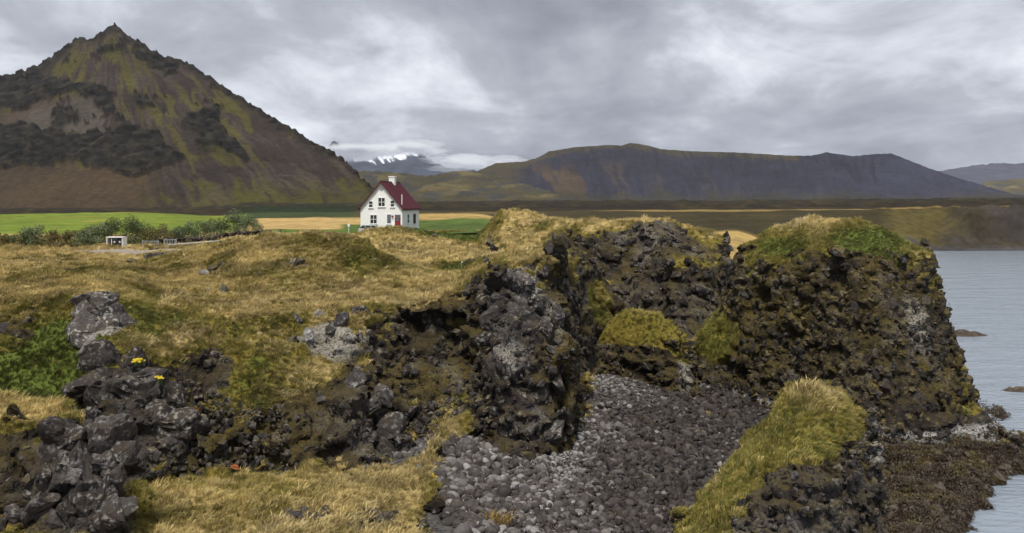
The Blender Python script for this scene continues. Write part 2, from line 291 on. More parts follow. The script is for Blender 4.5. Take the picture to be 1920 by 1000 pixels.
def grid_mesh(X, Y, Z):
    n, m = X.shape; V = np.stack([X, Y, Z], -1).reshape(-1, 3); idx = np.arange(n * m).reshape(n, m)
    Fc = np.stack([idx[:-1, :-1], idx[1:, :-1], idx[1:, 1:], idx[:-1, 1:]], -1).reshape(-1, 4)
    return V, Fc
class MB:
    """collects boxes, bars and loose faces, then links them as one mesh object"""
    def __init__(s): s.v = []; s.f = []
    def add(s, v, f):
        b = len(s.v); s.v += [tuple(q) for q in v]; s.f += [tuple(i + b for i in q) for q in f]; return s
    def box(s, c, d, rz=0.0):
        x, y, z = d[0] / 2, d[1] / 2, d[2] / 2; M = Matrix.Rotation(rz, 3, 'Z')
        v = [Vector(c) + M @ Vector((sx * x, sy * y, sz * z)) for sx, sy, sz in ((-1, -1, -1), (1, -1, -1), (1, 1, -1), (-1, 1, -1), (-1, -1, 1), (1, -1, 1), (1, 1, 1), (-1, 1, 1))]
        return s.add(v, [(0, 3, 2, 1), (4, 5, 6, 7), (0, 1, 5, 4), (1, 2, 6, 5), (2, 3, 7, 6), (3, 0, 4, 7)])
    def tube(s, a, b, r0, r1=None, n=8):
        a, b = Vector(a), Vector(b); r1 = r0 if r1 is None else r1; q = (b - a).to_track_quat('Z', 'Y')
        v = []
        for c, r in ((a, r0), (b, r1)):
            for k in range(n): v.append(c + q @ Vector((r * math.cos(2 * math.pi * k / n), r * math.sin(2 * math.pi * k / n), 0)))
        f = [(k, (k + 1) % n, n + (k + 1) % n, n + k) for k in range(n)] + [tuple(range(n - 1, -1, -1)), tuple(range(n, 2 * n))]
        return s.add(v, f)
    def prism(s, prof, y0, y1, axis='y'):
        n = len(prof); mk = (lambda p, t: (p[0], t, p[1])) if axis == 'y' else (lambda p, t: (t, p[0], p[1]))
        v = [mk(p, y0) for p in prof] + [mk(p, y1) for p in prof]
        return s.add(v, [tuple(range(n)), tuple(range(2 * n - 1, n - 1, -1))] + [(k, n + k, n + (k + 1) % n, (k + 1) % n) for k in range(n)])
    def build(s, name, mat, parent=None, smooth_=False, bevel=0.0):
        me = bpy.data.meshes.new(name); me.from_pydata(s.v, [], s.f); me.update()
        import bmesh
        bm = bmesh.new(); bm.from_mesh(me); bmesh.ops.recalc_face_normals(bm, faces=bm.faces[:])
        if bevel: bmesh.ops.bevel(bm, geom=bm.edges[:], offset=bevel, segments=1, affect='EDGES')
        bm.to_mesh(me); bm.free()
        if smooth_: me.polygons.foreach_set('use_smooth', [True] * len(me.polygons))
        me.materials.append(mat); return link(bpy.data.objects.new(name, me), parent)

# ------------------------------------------------------------------ materials
def newmat(name):
    m = bpy.data.materials.new(name); m.use_nodes = True; t = m.node_tree; t.nodes.clear()
    b = t.nodes.new('ShaderNodeBsdfPrincipled'); o = t.nodes.new('ShaderNodeOutputMaterial'); t.links.new(b.outputs[0], o.inputs[0])
    b.inputs['Roughness'].default_value = 0.9; b.inputs['Specular IOR Level'].default_value = 0.2
    return m, t, b
def noise(t, scale, detail=4.0, rough=0.55, vec=None, dist=0.0):
    n = t.nodes.new('ShaderNodeTexNoise'); n.inputs['Scale'].default_value = scale; n.inputs['Detail'].default_value = detail
    n.inputs['Roughness'].default_value = rough; n.inputs['Distortion'].default_value = dist
    if vec is not None: t.links.new(vec, n.inputs[0])
    return n.outputs[0]
def wpos(t): return t.nodes.new('ShaderNodeNewGeometry').outputs['Position']
def plain(name, col, rough=0.6, spec=0.3, var=0.12, scale=6.0, metal=0.0):
    m, t, b = newmat(name); tcn = t.nodes.new('ShaderNodeTexCoord')
    nz = noise(t, scale, 5.0, 0.6, tcn.outputs['Object'])
    r = ramp(t, [(0.3, tuple(c * (1 - var) for c in col)), (0.7, tuple(min(1, c * (1 + var)) for c in col))], nz)
    t.links.new(r.outputs[0], b.inputs['Base Color']); b.inputs['Roughness'].default_value = rough; b.inputs['Specular IOR Level'].default_value = spec; b.inputs['Metallic'].default_value = metal
    return m
def rock_color(t, vec, tone):
    """dark basalt: a base grey from tone, rusty and pale patches, pits"""
    n_a = noise(t, 1.3, 6, 0.62, vec); n_b = noise(t, 9.0, 6, 0.65, vec)
    base = ramp(t, [(0.0, (0.006, 0.005, 0.0045)), (0.35, (0.019, 0.0155, 0.0145)), (0.7, (0.066, 0.059, 0.057)), (1.0, (0.26, 0.25, 0.245))], tone)
    c = mixc(t, ramp(t, [(0.45, 0.0), (0.7, 0.55)], n_a).outputs[0], base.outputs[0], (0.055, 0.040, 0.027))
    c = mixc(t, 1.0, c, ramp(t, [(0.25, 0.6), (0.5, 0.95), (0.75, 1.3)], n_b).outputs[0], 'MULTIPLY')
    return c
def terrain_mat(name, bump=0.5):
    """attribute M: r rock share, g greenness, b rock tone, a lichen; attribute W: r warm moss on rock, g path/soil, b wet"""
    m, t, b = newmat(name); pos = wpos(t)
    A = N(t, 'ShaderNodeAttribute', attribute_name='M'); S = N(t, 'ShaderNodeSeparateColor'); t.links.new(A.outputs['Color'], S.inputs[0])
    B = N(t, 'ShaderNodeAttribute', attribute_name='W'); S2 = N(t, 'ShaderNodeSeparateColor'); t.links.new(B.outputs['Color'], S2.inputs[0])
    nf = noise(t, 7.0, 6, 0.65, pos); nm = noise(t, 0.55, 5, 0.6, pos)
    rc = rock_color(t, pos, S.outputs[2])
    moss = mixc(t, nm, (0.042, 0.033, 0.008), (0.105, 0.077, 0.016))
    rc = mixc(t, math_(t, 'MULTIPLY', S2.outputs[0], ramp(t, [(0.35, 0.15), (0.6, 1.0)], nf).outputs[0]), rc, moss)
    lich = mixc(t, nm, (0.36, 0.35, 0.33), (0.5, 0.49, 0.47))
    rc = mixc(t, math_(t, 'MULTIPLY', A.outputs['Alpha'], ramp(t, [(0.40, 0.0), (0.56, 1.0)], nf).outputs[0]), rc, lich)
    dry = mixc(t, nf, (0.25, 0.185, 0.07), (0.41, 0.31, 0.13))
    olive = mixc(t, nf, (0.09, 0.07, 0.010), (0.18, 0.14, 0.024))
    green = mixc(t, nf, (0.04, 0.058, 0.009), (0.10, 0.13, 0.02))
    g = math_(t, 'ADD', S.outputs[1], math_(t, 'MULTIPLY', math_(t, 'SUBTRACT', nm, 0.5), 0.5))
    vc = mixc(t, ramp(t, [(0.15, 0.0), (0.45, 1.0)], g).outputs[0], dry, olive)
    vc = mixc(t, ramp(t, [(0.6, 0.0), (0.85, 1.0)], g).outputs[0], vc, green)
    vc = mixc(t, S2.outputs[1], vc, mixc(t, nf, (0.16, 0.135, 0.11), (0.3, 0.265, 0.225)))
    rk = math_(t, 'ADD', S.outputs[0], math_(t, 'MULTIPLY', math_(t, 'SUBTRACT', nf, 0.5), 0.7))
    c = mixc(t, ramp(t, [(0.44, 0.0), (0.56, 1.0)], rk).outputs[0], vc, rc)
    t.links.new(c, b.inputs['Base Color'])
    rg = ramp(t, [(0.0, 0.92), (1.0, 0.42)], S2.outputs[2]); t.links.new(rg.outputs[0], b.inputs['Roughness'])
    bp = N(t, 'ShaderNodeBump', Strength=bump, Distance=0.12)
    vj = N(t, 'ShaderNodeTexVoronoi', feature='DISTANCE_TO_EDGE', Scale=2.6); t.links.new(pos, vj.inputs['Vector']); vc_ = N(t, 'ShaderNodeTexVoronoi', Scale=2.6); t.links.new(pos, vc_.inputs['Vector'])
    jn = math_(t, 'MULTIPLY', ramp(t, [(0.0, 0.0), (0.12, 1.0)], vj.outputs['Distance']).outputs[0], S.outputs[0])
    t.links.new(math_(t, 'ADD', math_(t, 'ADD', math_(t, 'MULTIPLY', jn, .7), math_(t, 'MULTIPLY', vc_.outputs['Color'], .5)), math_(t, 'MULTIPLY', noise(t, 12.0, 6, 0.65, pos), 0.5)), bp.inputs['Height']); t.links.new(bp.outputs[0], b.inputs['Normal'])
    return m
MAT_LAND = terrain_mat('cliff_and_turf')
def rock_mat(name, lo, hi, moss=0.25, lich=0.3, wet=0.0, side=0.0):
    m, t, b = newmat(name); tcn = N(t, 'ShaderNodeTexCoord'); oi = N(t, 'ShaderNodeObjectInfo'); pos = wpos(t)
    A = N(t, 'ShaderNodeAttribute', attribute_name='tone'); A2 = N(t, 'ShaderNodeAttribute', attribute_name='tone', attribute_type='INSTANCER')
    r_ = math_(t, 'FRACT', math_(t, 'ADD', math_(t, 'ADD', oi.outputs['Random'], A.outputs['Fac']), A2.outputs['Fac']))
    tone = math_(t, 'MULTIPLY_ADD', r_, hi - lo, lo)
    geo = N(t, 'ShaderNodeNewGeometry'); sp = N(t, 'ShaderNodeSeparateXYZ'); t.links.new(geo.outputs['Normal'], sp.inputs[0])
    c = rock_color(t, pos, tone); nf = noise(t, 4.0, 6, 0.65, pos); nm = noise(t, 0.8, 3, 0.5, pos)
    up = ramp(t, [(0.35, side), (0.9, 1.0)], sp.outputs[2]).outputs[0]
    c = mixc(t, math_(t, 'MULTIPLY', math_(t, 'MULTIPLY', ramp(t, [(0.52, 0.0), (0.62, 1.0)], nf).outputs[0], lich), ramp(t, [(0.4, 0.2), (0.6, 1.0)], nm).outputs[0]), c, (0.40, 0.39, 0.37))
    c = mixc(t, math_(t, 'MULTIPLY', math_(t, 'MULTIPLY', up, ramp(t, [(0.45, 0.0), (0.6, 1.0)], nm).outputs[0]), moss), c, (0.12, 0.09, 0.02))
    t.links.new(c, b.inputs['Base Color']); b.inputs['Roughness'].default_value = 0.85 - 0.4 * wet
    bp = N(t, 'ShaderNodeBump', Strength=0.55, Distance=0.06); t.links.new(noise(t, 13.0, 7, 0.65, pos), bp.inputs['Height']); t.links.new(bp.outputs[0], b.inputs['Normal'])
    return m
MAT_ROCK = rock_mat('basalt_block', 0.12, 0.66, 0.5, 0.35)
MAT_ROCKM = rock_mat('mossy_block', 0.04, 0.56, 0.9, 0.25, side=.25)
MAT_ROCK_L = rock_mat('lichen_block', 0.45, 0.85, 0.15, 0.9)
MAT_ROCK_G = rock_mat('grey_block', 0.28, 0.66, 0.12, 0.5)
MAT_COB = rock_mat('beach_stone', 0.40, 0.86, 0.0, 0.12)
def blade_mat(name, attr='gcol'):
    m, t, b = newmat(name)
    A = N(t, 'ShaderNodeAttribute', attribute_name=attr, attribute_type='INSTANCER'); oi = N(t, 'ShaderNodeObjectInfo')
    c = mixc(t, 1.0, A.outputs['Color'], ramp(t, [(0, 0.75), (1, 1.3)], oi.outputs['Random']).outputs[0], 'MULTIPLY')
    t.links.new(c, b.inputs['Base Color']); b.inputs['Roughness'].default_value = 0.75
    return m
MAT_BLADE = blade_mat('grass_blade')
print('setup', round(time.time() - T0, 1))

# ------------------------------------------------------------------ templates (kept out of the scene, used by instancing and copies)
def hull_rock(seed, n=16, sq=(1, 1, 1), chop=0.0):
    import bmesh
    r = np.random.default_rng(seed); bm = bmesh.new()
    for _ in range(n):
        v = r.normal(size=3); v /= np.abs(v).max() ** 0.75 * np.linalg.norm(v) ** 0.25; v *= r.uniform(0.75, 1.0); bm.verts.new(v * np.array(sq) * 0.5)
    bmesh.ops.convex_hull(bm, input=bm.verts[:]); bmesh.ops.delete(bm, geom=[v for v in bm.verts if not v.link_faces], context='VERTS')
    bmesh.ops.triangulate(bm, faces=bm.faces[:])
    bm.verts.ensure_lookup_table(); V = np.array([v.co[:] for v in bm.verts]); Fc = np.array([[v.index for v in f.verts] for f in (bm.verts.index_update() or bm.faces)]); bm.free()
    return V, Fc
ROCKS = [hull_rock(s, 15 + s % 6, sq) for s, sq in enumerate([(1, 1, 1), (1.2, .9, .8), (1, .8, 1.2), (1.3, 1, .65), (.9, .8, 1.35), (1.1, 1.1, .9), (1.2, .75, 1), (1, 1, .75)])]
def rough_block(seed):
    import bmesh
    V, Fc = ROCKS[seed % 8]; bm = bmesh.new(); vs = [bm.verts.new(v) for v in V]
    for f in Fc: bm.faces.new([vs[i] for i in f])
    bmesh.ops.dissolve_limit(bm, angle_limit=.35, verts=bm.verts[:], edges=bm.edges[:]); bmesh.ops.bevel(bm, geom=bm.edges[:], offset=.045, segments=1, affect='EDGES', clamp_overlap=True); bmesh.ops.triangulate(bm, faces=bm.faces[:])
    bmesh.ops.subdivide_edges(bm, edges=[e for e in bm.edges if e.calc_length() > .16], cuts=2, use_grid_fill=True); bmesh.ops.triangulate(bm, faces=bm.faces[:]); bm.verts.index_update()
    V = np.array([v.co[:] for v in bm.verts], np.float32); Fc = np.array([[v.index for v in f.verts] for f in bm.faces]); bm.free()
    H0 = np.abs(ROCKS[seed % 8][0]).max(0); V = np.clip(V, -H0, H0)
    n_ = V / np.maximum(np.linalg.norm(V, axis=1), 1e-6)[:, None]; d1, d2, h, o = voronoi(V * 2.3 + seed * 3.1)
    return V + n_ * (.07 * fbm(V * 2.2 + seed * 7, 3) - .06 * smooth(.12, 0, d2 - d1) + .06 * (RND[h][:, 3] - .5))[:, None], Fc
BLOCKS = [rough_block(s) for s in range(16)]
def cobble(seed):
    import bmesh
    r = np.random.default_rng(seed); bm = bmesh.new(); bmesh.ops.create_icosphere(bm, subdivisions=2, radius=0.5)
    V = np.array([v.co[:] for v in bm.verts]); Fc = np.array([[v.index for v in f.verts] for f in bm.faces]); bm.free()
    V = np.sign(V) * np.abs(V) ** 0.93; V += 0.05 * np.stack([perlin(V * 2.6 + seed * 9 + k * 31) for k in range(3)], 1)
    return V * np.array([r.uniform(1.0, 1.35), r.uniform(.8, 1), r.uniform(.55, .75)]), Fc
COBS = [cobble(s) for s in range(6)]
def tuft(seed, nb=26, h=0.34, spread=0.16, lean=(0.5, -0.15), w=0.012):
    r = np.random.default_rng(seed); V = []; Fc = []
    for _ in range(nb):
        a = r.uniform(0, 6.283); rad = spread * math.sqrt(r.random()); bx, by = rad * math.cos(a), rad * math.sin(a)
        hh = h * r.uniform(0.55, 1.1); lx = lean[0] * r.uniform(.3, 1.4) + r.normal() * .22 + math.cos(a) * .2; ly = lean[1] + r.normal() * .22 + math.sin(a) * .2
        t = r.uniform(0, 3.14); wx, wy = math.cos(t) * w, math.sin(t) * w; b = len(V)
        mx, my, mz = bx + lx * hh * .35, by + ly * hh * .35, hh * .62
        V += [(bx - wx, by - wy, -.03), (bx + wx, by + wy, -.03), (mx + wx * .8, my + wy * .8, mz), (mx - wx * .8, my - wy * .8, mz), (bx + lx * hh, by + ly * hh, hh * .92)]
        Fc += [(b, b + 1, b + 2), (b, b + 2, b + 3), (b + 3, b + 2, b + 4)]
    return np.array(V), np.array(Fc)
def template(name, VF, mat, smooth_=False):
    return bpy.data.objects.new(name, mesh_from(name, VF[0], VF[1], mat, smooth_))
TUFTS = [template('grass_tuft', tuft(s), MAT_BLADE) for s in range(4)] + [template('tall_tuft', tuft(20 + s, 30, 0.5, 0.2, (0.4, -.1), .014), MAT_BLADE) for s in range(2)]
def instancer(name, pts, rot, scl, var, temps, attrs, parent=None):
    """one object whose points carry copies of the templates"""
    me = bpy.data.meshes.new(name); me.vertices.add(len(pts)); me.vertices.foreach_set('co', np.asarray(pts, np.float32).ravel())
    def put(n, ty, arr, key): a = me.attributes.new(n, ty, 'POINT'); a.data.foreach_set(key, np.ascontiguousarray(arr, dtype=np.int32 if ty == 'INT' else np.float32).ravel())
    put('rot', 'FLOAT_VECTOR', rot, 'vector'); put('scl', 'FLOAT_VECTOR', scl, 'vector'); put('var', 'INT', var, 'value')
    for n, arr in attrs.items():
        if arr.ndim == 1: put(n, 'FLOAT', arr, 'value')
        else: put(n, 'FLOAT_COLOR', np.concatenate([arr, np.ones((len(arr), 1))], 1), 'color')
    ng = bpy.data.node_groups.new(name, 'GeometryNodeTree')
    ng.interface.new_socket('Geometry', in_out='INPUT', socket_type='NodeSocketGeometry'); ng.interface.new_socket('Geometry', in_out='OUTPUT', socket_type='NodeSocketGeometry')
    gi = ng.nodes.new('NodeGroupInput'); go = ng.nodes.new('NodeGroupOutput'); jo = ng.nodes.new('GeometryNodeJoinGeometry')
    def named(n, ty): q = ng.nodes.new('GeometryNodeInputNamedAttribute'); q.data_type = ty; q.inputs[0].default_value = n; return q.outputs[0]
    nr, ns_, nv = named('rot', 'FLOAT_VECTOR'), named('scl', 'FLOAT_VECTOR'), named('var', 'INT')
    e2r = ng.nodes.new('FunctionNodeEulerToRotation'); ng.links.new(nr, e2r.inputs[0])
    for k, tm in enumerate(temps):
        oi = ng.nodes.new('GeometryNodeObjectInfo'); oi.inputs[0].default_value = tm
        iop = ng.nodes.new('GeometryNodeInstanceOnPoints'); cmp_ = ng.nodes.new('FunctionNodeCompare'); cmp_.data_type = 'INT'; cmp_.operation = 'EQUAL'
        ng.links.new(nv, cmp_.inputs[2]); cmp_.inputs[3].default_value = k
        ng.links.new(gi.outputs[0], iop.inputs['Points']); ng.links.new(cmp_.outputs[0], iop.inputs['Selection']); ng.links.new(oi.outputs['Geometry'], iop.inputs['Instance'])
        ng.links.new(e2r.outputs[0], iop.inputs['Rotation']); ng.links.new(ns_, iop.inputs['Scale']); ng.links.new(iop.outputs[0], jo.inputs[0])
    ng.links.new(jo.outputs[0], go.inputs[0])
    o = link(bpy.data.objects.new(name, me), parent); md = o.modifiers.new('scatter', 'NODES'); md.node_group = ng
    return o

# ------------------------------------------------------------------ solid landforms
def blobsum(p, blobs):
    o = np.zeros(len(p), np.float32)
    for (px, py, D, r, a) in blobs:
        c = pt(px, py, D); rr = np.array(r if isinstance(r, tuple) else (r, r, r), np.float32)
        q = (p - c) / rr; d2 = (q * q).sum(1); s = d2 < 6; o[s] += a * np.exp(-d2[s] ** 1.5)
    return o
blobsum = chunked(blobsum)
def maxf(a, n):
    b = a
    for _ in range(n):
        c = np.pad(b, 1, mode='edge'); b = np.maximum.reduce([c[:-2, 1:-1], c[2:, 1:-1], c[1:-1, :-2], c[1:-1, 2:], b])
    return b
def solid(G, x0, x1, y0, y1, z0, z1, h, rock_blobs=(), caves=(), amp=1.0, big=1.9, small=0.62, relief=0.16, lo=0.75, hi=1.35, strat=1.0):
    nx, ny, nz = int((x1 - x0) / h) + 1, int((y1 - y0) / h) + 1, int((z1 - z0) / h) + 1
    xs, ys, zs = (x0 + h * np.arange(nx)).astype(np.float32), (y0 + h * np.arange(ny)).astype(np.float32), (z0 + h * np.arange(nz)).astype(np.float32)
    X, Y = np.meshgrid(xs, ys, indexing='ij'); Hh = G(X, Y).astype(np.float32); g = G.slope(X, Y).astype(np.float32)
    Hh += 1.9 * relief * fbm2(X, Y, 7.5, 2, 8.8) * smooth(1.2, .4, g) * smooth(56, 64, Y) + relief * fbm2(X, Y, 2.6, 4, 5.5) * smooth(2.5, 0.6, g) + 0.35 * relief * np.abs(fbm2(X, Y, 0.9, 2, 9.1))
    gm = maxf(g, int(0.7 / h)); inv = 1 / np.sqrt(1 + gm * gm)
    A = (zs[None, None, :] - Hh[:, :, None]) * inv[:, :, None]
    bi = np.nonzero(np.abs(A) < 0.9); p = np.stack([xs[bi[0]], ys[bi[1]], zs[bi[2]]], 1)
    rk = smooth(lo, hi, gm[bi[0], bi[1]] + 0.30 * fbm(p / 2.4, 2)) + blobsum(p, rock_blobs)
    rk = np.clip(rk, 0, 1); s = np.nonzero(rk > 0.04)[0]; q = p[s]
    q = q + 0.10 * np.stack([perlin(q / 1.1 + 40 * k) for k in range(3)], 1)
    d1, d2, hid, off = voronoi(q / np.array([big, big, big * 0.8 * strat]) + 3.3)
    R = RND[hid]; fac = ((R[:, :3] - 0.5) * off).sum(1)
    disp = 0.62 * (R[:, 3] - 0.5) + 1.05 * fac - 0.34 * smooth(0.10, 0.0, d2 - d1)
    e1, e2, hi2, off2 = voronoi(q / np.array([small, small, small * 0.9 * strat]) + 7.7)
    R2 = RND[hi2]; disp += 0.24 * (R2[:, 3] - 0.5) + 0.45 * ((R2[:, :3] - 0.5) * off2).sum(1) - 0.12 * smooth(0.12, 0.0, e2 - e1)
    disp += 0.05 * fbm(q / 0.5, 2)
    A[bi[0][s], bi[1][s], bi[2][s]] -= (amp * rk[s] * disp)
    for (px, py, D, r, depth) in caves:
        c = pt(px, py, D); rr = np.array(r); i0 = [max(0, int((c[k] - rr[k] * 1.6 - (x0, y0, z0)[k]) / h)) for k in range(3)]; i1 = [int((c[k] + rr[k] * 1.6 - (x0, y0, z0)[k]) / h) + 1 for k in range(3)]
        sl = tuple(slice(a, b) for a, b in zip(i0, i1)); XX, YY, ZZ = np.meshgrid(xs[sl[0]], ys[sl[1]], zs[sl[2]], indexing='ij')
        if XX.size == 0: continue
        pp = np.stack([(XX - c[0]) / rr[0], (YY - c[1]) / rr[1], (ZZ - c[2]) / rr[2]], -1).reshape(-1, 3)
        wv = 0.28 * fbm(np.stack([XX, YY, ZZ], -1).reshape(-1, 3) / 0.8, 3).reshape(XX.shape)
        sd = (1 - np.sqrt((pp * pp).sum(1)).reshape(XX.shape) + wv) * rr.min() * depth
        A[sl] = np.maximum(A[sl], sd)
    A = np.clip(A, -2, 2); A[:, :, 0] = np.minimum(A[:, :, 0], 2)
    gr = vdb.FloatGrid(2.0); gr.copyFromArray(np.ascontiguousarray(A.astype(np.float32))); V, Q = gr.convertToQuads(isovalue=0.0)
    V = np.asarray(V, np.float32) * h + np.array([x0, y0, z0], np.float32); Q = np.asarray(Q)
    fn = np.cross(V[Q[:, 2]] - V[Q[:, 0]], V[Q[:, 3]] - V[Q[:, 1]]); c = V[Q].mean(1)
    if ((c - V.mean(0)) * fn).sum() < 0: Q = Q[:, ::-1].copy(); fn = -fn
    keep = c[:, 2] > z0 + 0.6 * h; Q = Q[keep]; fn = fn[keep]
    nrm = np.zeros_like(V)
    for k in range(4): np.add.at(nrm, Q[:, k], fn)
    nrm /= np.maximum(np.linalg.norm(nrm, axis=1), 1e-9)[:, None]
    return V, Q, nrm
def land_attrs(G, V, nrm, rock_blobs, green_blobs, tone_blobs, lich_blobs, warm_blobs, soil_blobs=(), base_green=0.09, lo=0.75, hi=1.35, tone0=0.34, warm0=0.25):
    g = G.slope(V[:, 0], V[:, 1]); sl = np.sqrt(np.maximum(0, 1 - nrm[:, 2] ** 2)) / np.maximum(nrm[:, 2], 0.08)
    rk = smooth(lo, hi, 0.72 * g + 0.22 * np.minimum(sl, 4) + 0.30 * fbm(V / 2.4, 2) + 0.12 * fbm(V / 0.5, 2)) + blobsum(V, rock_blobs)
    gr = np.minimum(base_green + 0.16 * smooth(0.25, 0.8, sl) + 0.30 * smooth(0.14, 0.42, g) + 0.34 * fbm(V / 3.5, 3) + 0.22 * fbm(V / 14.0, 2) + .12 * fbm(V / .9, 2), .60) + blobsum(V, green_blobs)
    d1, d2, hid, off = voronoi(V / 0.75 + 7.7)
    tn = tone0 + 0.30 * (RND[hid][:, 3] - 0.5) + 0.22 * fbm(V / 3.0, 3) + blobsum(V, tone_blobs) - 0.15 * smooth(0.1, 0, d2 - d1)
    li = -0.06 + 0.28 * fbm(V / 2.2, 3) + blobsum(V, lich_blobs)
    wm = warm0 + 0.5 * smooth(0.15, 0.75, nrm[:, 2]) + 0.45 * fbm(V / 2.8, 3) + blobsum(V, warm_blobs)
    so = blobsum(V, soil_blobs)
    M = np.clip(np.stack([rk, gr, tn, li], 1), 0, 1); W = np.clip(np.stack([wm, so, 0 * so], 1), 0, 1)
    return M, W
def in_view(p, m=60): px = 960 + F * p[:, 0] / np.maximum(p[:, 1], 1); return (px > -m) & (px < 1920 + m)
def sample_faces(V, Q, w, n, rng):
    a, b, c, d = (V[Q[:, k]] for k in range(4)); ar = 0.5 * np.linalg.norm(np.cross(c - a, d - b), axis=1) * w
    cs = np.cumsum(ar); i = np.searchsorted(cs, rng.random(n) * cs[-1]); i = np.minimum(i, len(Q) - 1)
    u, v = rng.random((2, n, 1)).astype(np.float32)
    return i, (a[i] * (1 - u) + b[i] * u) * (1 - v) + (d[i] * (1 - u) + c[i] * u) * v, cs[-1]
DRY = np.array([[.41, .32, .135], [.62, .495, .235]]); OLI = np.array([[.17, .142, .034], [.29, .245, .07]]); GRN = np.array([[.06, .07, .015], [.125, .14, .032]])
def grass_color(g, rng):
    n = len(g); u = rng.random((n, 1)); g = g + 0.16 * rng.normal(size=n)
    a = smooth(.15, .45, g)[:, None]; b = smooth(.6, .85, g)[:, None]
    c = (DRY[0] * (1 - u) + DRY[1] * u) * (1 - a) + (OLI[0] * (1 - u) + OLI[1] * u) * a
    return c * (1 - b) + (GRN[0] * (1 - u) + GRN[1] * u) * b
def grass_on(name, V, Q, nrm, M, W, density, parent=None, scale=1.0, seed=1, maxn=90000, tall=0.15, nmin=0.3, thr=0.5, region=None):
    rng = np.random.default_rng(seed); fm = M[Q].mean(1); fw = W[Q].mean(1); fnz = nrm[Q][:, :, 2].mean(1)
    w = ((fm[:, 0] < thr) & (fnz > nmin) & (fw[:, 1] < 0.5)).astype(np.float32); c = V[Q].mean(1); w *= in_view(c)
    if region is not None: w *= region(c)
    i, p, area = sample_faces(V, Q, w, 10, rng); n = int(min(maxn, area * density)); i, p, _ = sample_faces(V, Q, w, n, rng)
    col = grass_color(fm[i, 1], rng) * (1 + .38 * np.clip(fbm(p / 2.3 + 9, 3), -.8, 1) + .22 * np.clip(fbm(p / 9.0, 2), -1, 1))[:, None]; col *= 1 + np.array([0, .03, .25]) * np.clip(fbm(p / 5.0 + 30, 2), 0, 1)[:, None]
    lean = nrm[Q[i]].mean(1); rot = np.stack([-lean[:, 1] * .5, lean[:, 0] * .5, rng.normal(0, 0.6, n)], 1)
    s = 0.72 * scale * rng.uniform(.65, 1.3, n) * (0.8 + 0.5 * smooth(-.3, .5, fbm(p / 1.6, 2))); s *= 1 - 0.3 * smooth(.5, .8, fm[i, 1])
    scl = np.stack([s * 1.15, s * 1.15, s], 1); var = rng.integers(0, 4, n); tl = (rng.random(n) < tall) & (fm[i, 1] < .4); var[tl] = rng.integers(4, 6, tl.sum())
    o = instancer(name, p, rot, scl, var, TUFTS, {'gcol': col}, parent); o['kind'] = 'stuff'; return o
ROCK_T = {}
def rock_objs(mats, p, nr, size, tone, parent, rng, nmax=300, name='rock', stuff='rubble', tmpl=None, sink=0.12, aniso=0.25, smooth_=False, flat=0.0):
    """the blocks that show largest as objects of their own, the others joined"""
    tmpl = tmpl or ROCKS; n = len(p)
    face = (nr * (np.array([0, 0, CAMZ]) - p)).sum(1) / np.linalg.norm(np.array([0, 0, CAMZ]) - p, axis=1)
    score = size / p[:, 1] * (0.25 + np.clip(face, 0, 1)) * in_view(p, 0); py = HY + F * (CAMZ - p[:, 2]) / p[:, 1]; score *= (py < 1010)
    order = np.argsort(-score); k = rng.integers(0, len(tmpl), n)
    base = p - nr * (size * sink)[:, None]
    Es = [Euler((rng.uniform(-1, 1) * (1 - flat) * 1.5, rng.uniform(-1, 1) * (1 - flat) * 1.5, rng.uniform(0, 6.28))) for _ in range(n)]
    sc3 = size[:, None] * (1 + aniso * rng.uniform(-1, 1, (n, 3)))
    mi = rng.integers(0, len(mats), n) if len(mats) > 1 else np.zeros(n, int)
    pinv = parent.matrix_world.inverted() if parent else Matrix()
    for j in order[:nmax]:
        key = (id(tmpl), int(k[j]), mats[mi[j]].name)
        if key not in ROCK_T: ROCK_T[key] = mesh_from(name, *tmpl[k[j]], mats[mi[j]], smooth_)
        o = link(bpy.data.objects.new(name, ROCK_T[key]), parent); o.location = base[j]; o.rotation_euler = Es[j]; o.scale = sc3[j]
    rest = order[nmax:]
    if len(rest):
        VV, FF, TT, b = [], [], [], 0
        for j in rest:
            v, f = tmpl[k[j]]; R = np.array(Es[j].to_matrix()); v = (v * sc3[j]) @ R.T + base[j]; VV.append(v); FF.append(f + b); b += len(v); TT.append(np.full((len(v), 3), tone[j]))
        o = link(bpy.data.objects.new(stuff, mesh_from(stuff, np.concatenate(VV), np.concatenate(FF), mats[0], smooth_, {'tone': np.concatenate(TT)})), parent); o['kind'] = 'stuff'
def scatter_rocks(V, Q, nrm, M, n, lo, hi, rng, thr=0.6, extra=None, power=2.2):
    fm = M[Q].mean(1); c = V[Q].mean(1); fn = nrm[Q].mean(1); view = np.array([0, 0, CAMZ]) - c
    w = (fm[:, 0] > thr).astype(np.float32) * in_view(c, 30) * ((fn * view).sum(1) > -0.1 * np.linalg.norm(view, axis=1))
    if extra is not None: w = w * extra(c)
    i, p, _ = sample_faces(V, Q, w, n, rng); nr = nrm[Q[i]].mean(1); nr /= np.maximum(np.linalg.norm(nr, axis=1), 1e-6)[:, None]
    sz = lo + (hi - lo) * rng.random(n) ** power; return p, nr, sz * (1 - .55 * smooth(.5, .9, nr[:, 2])), rng.random(n)

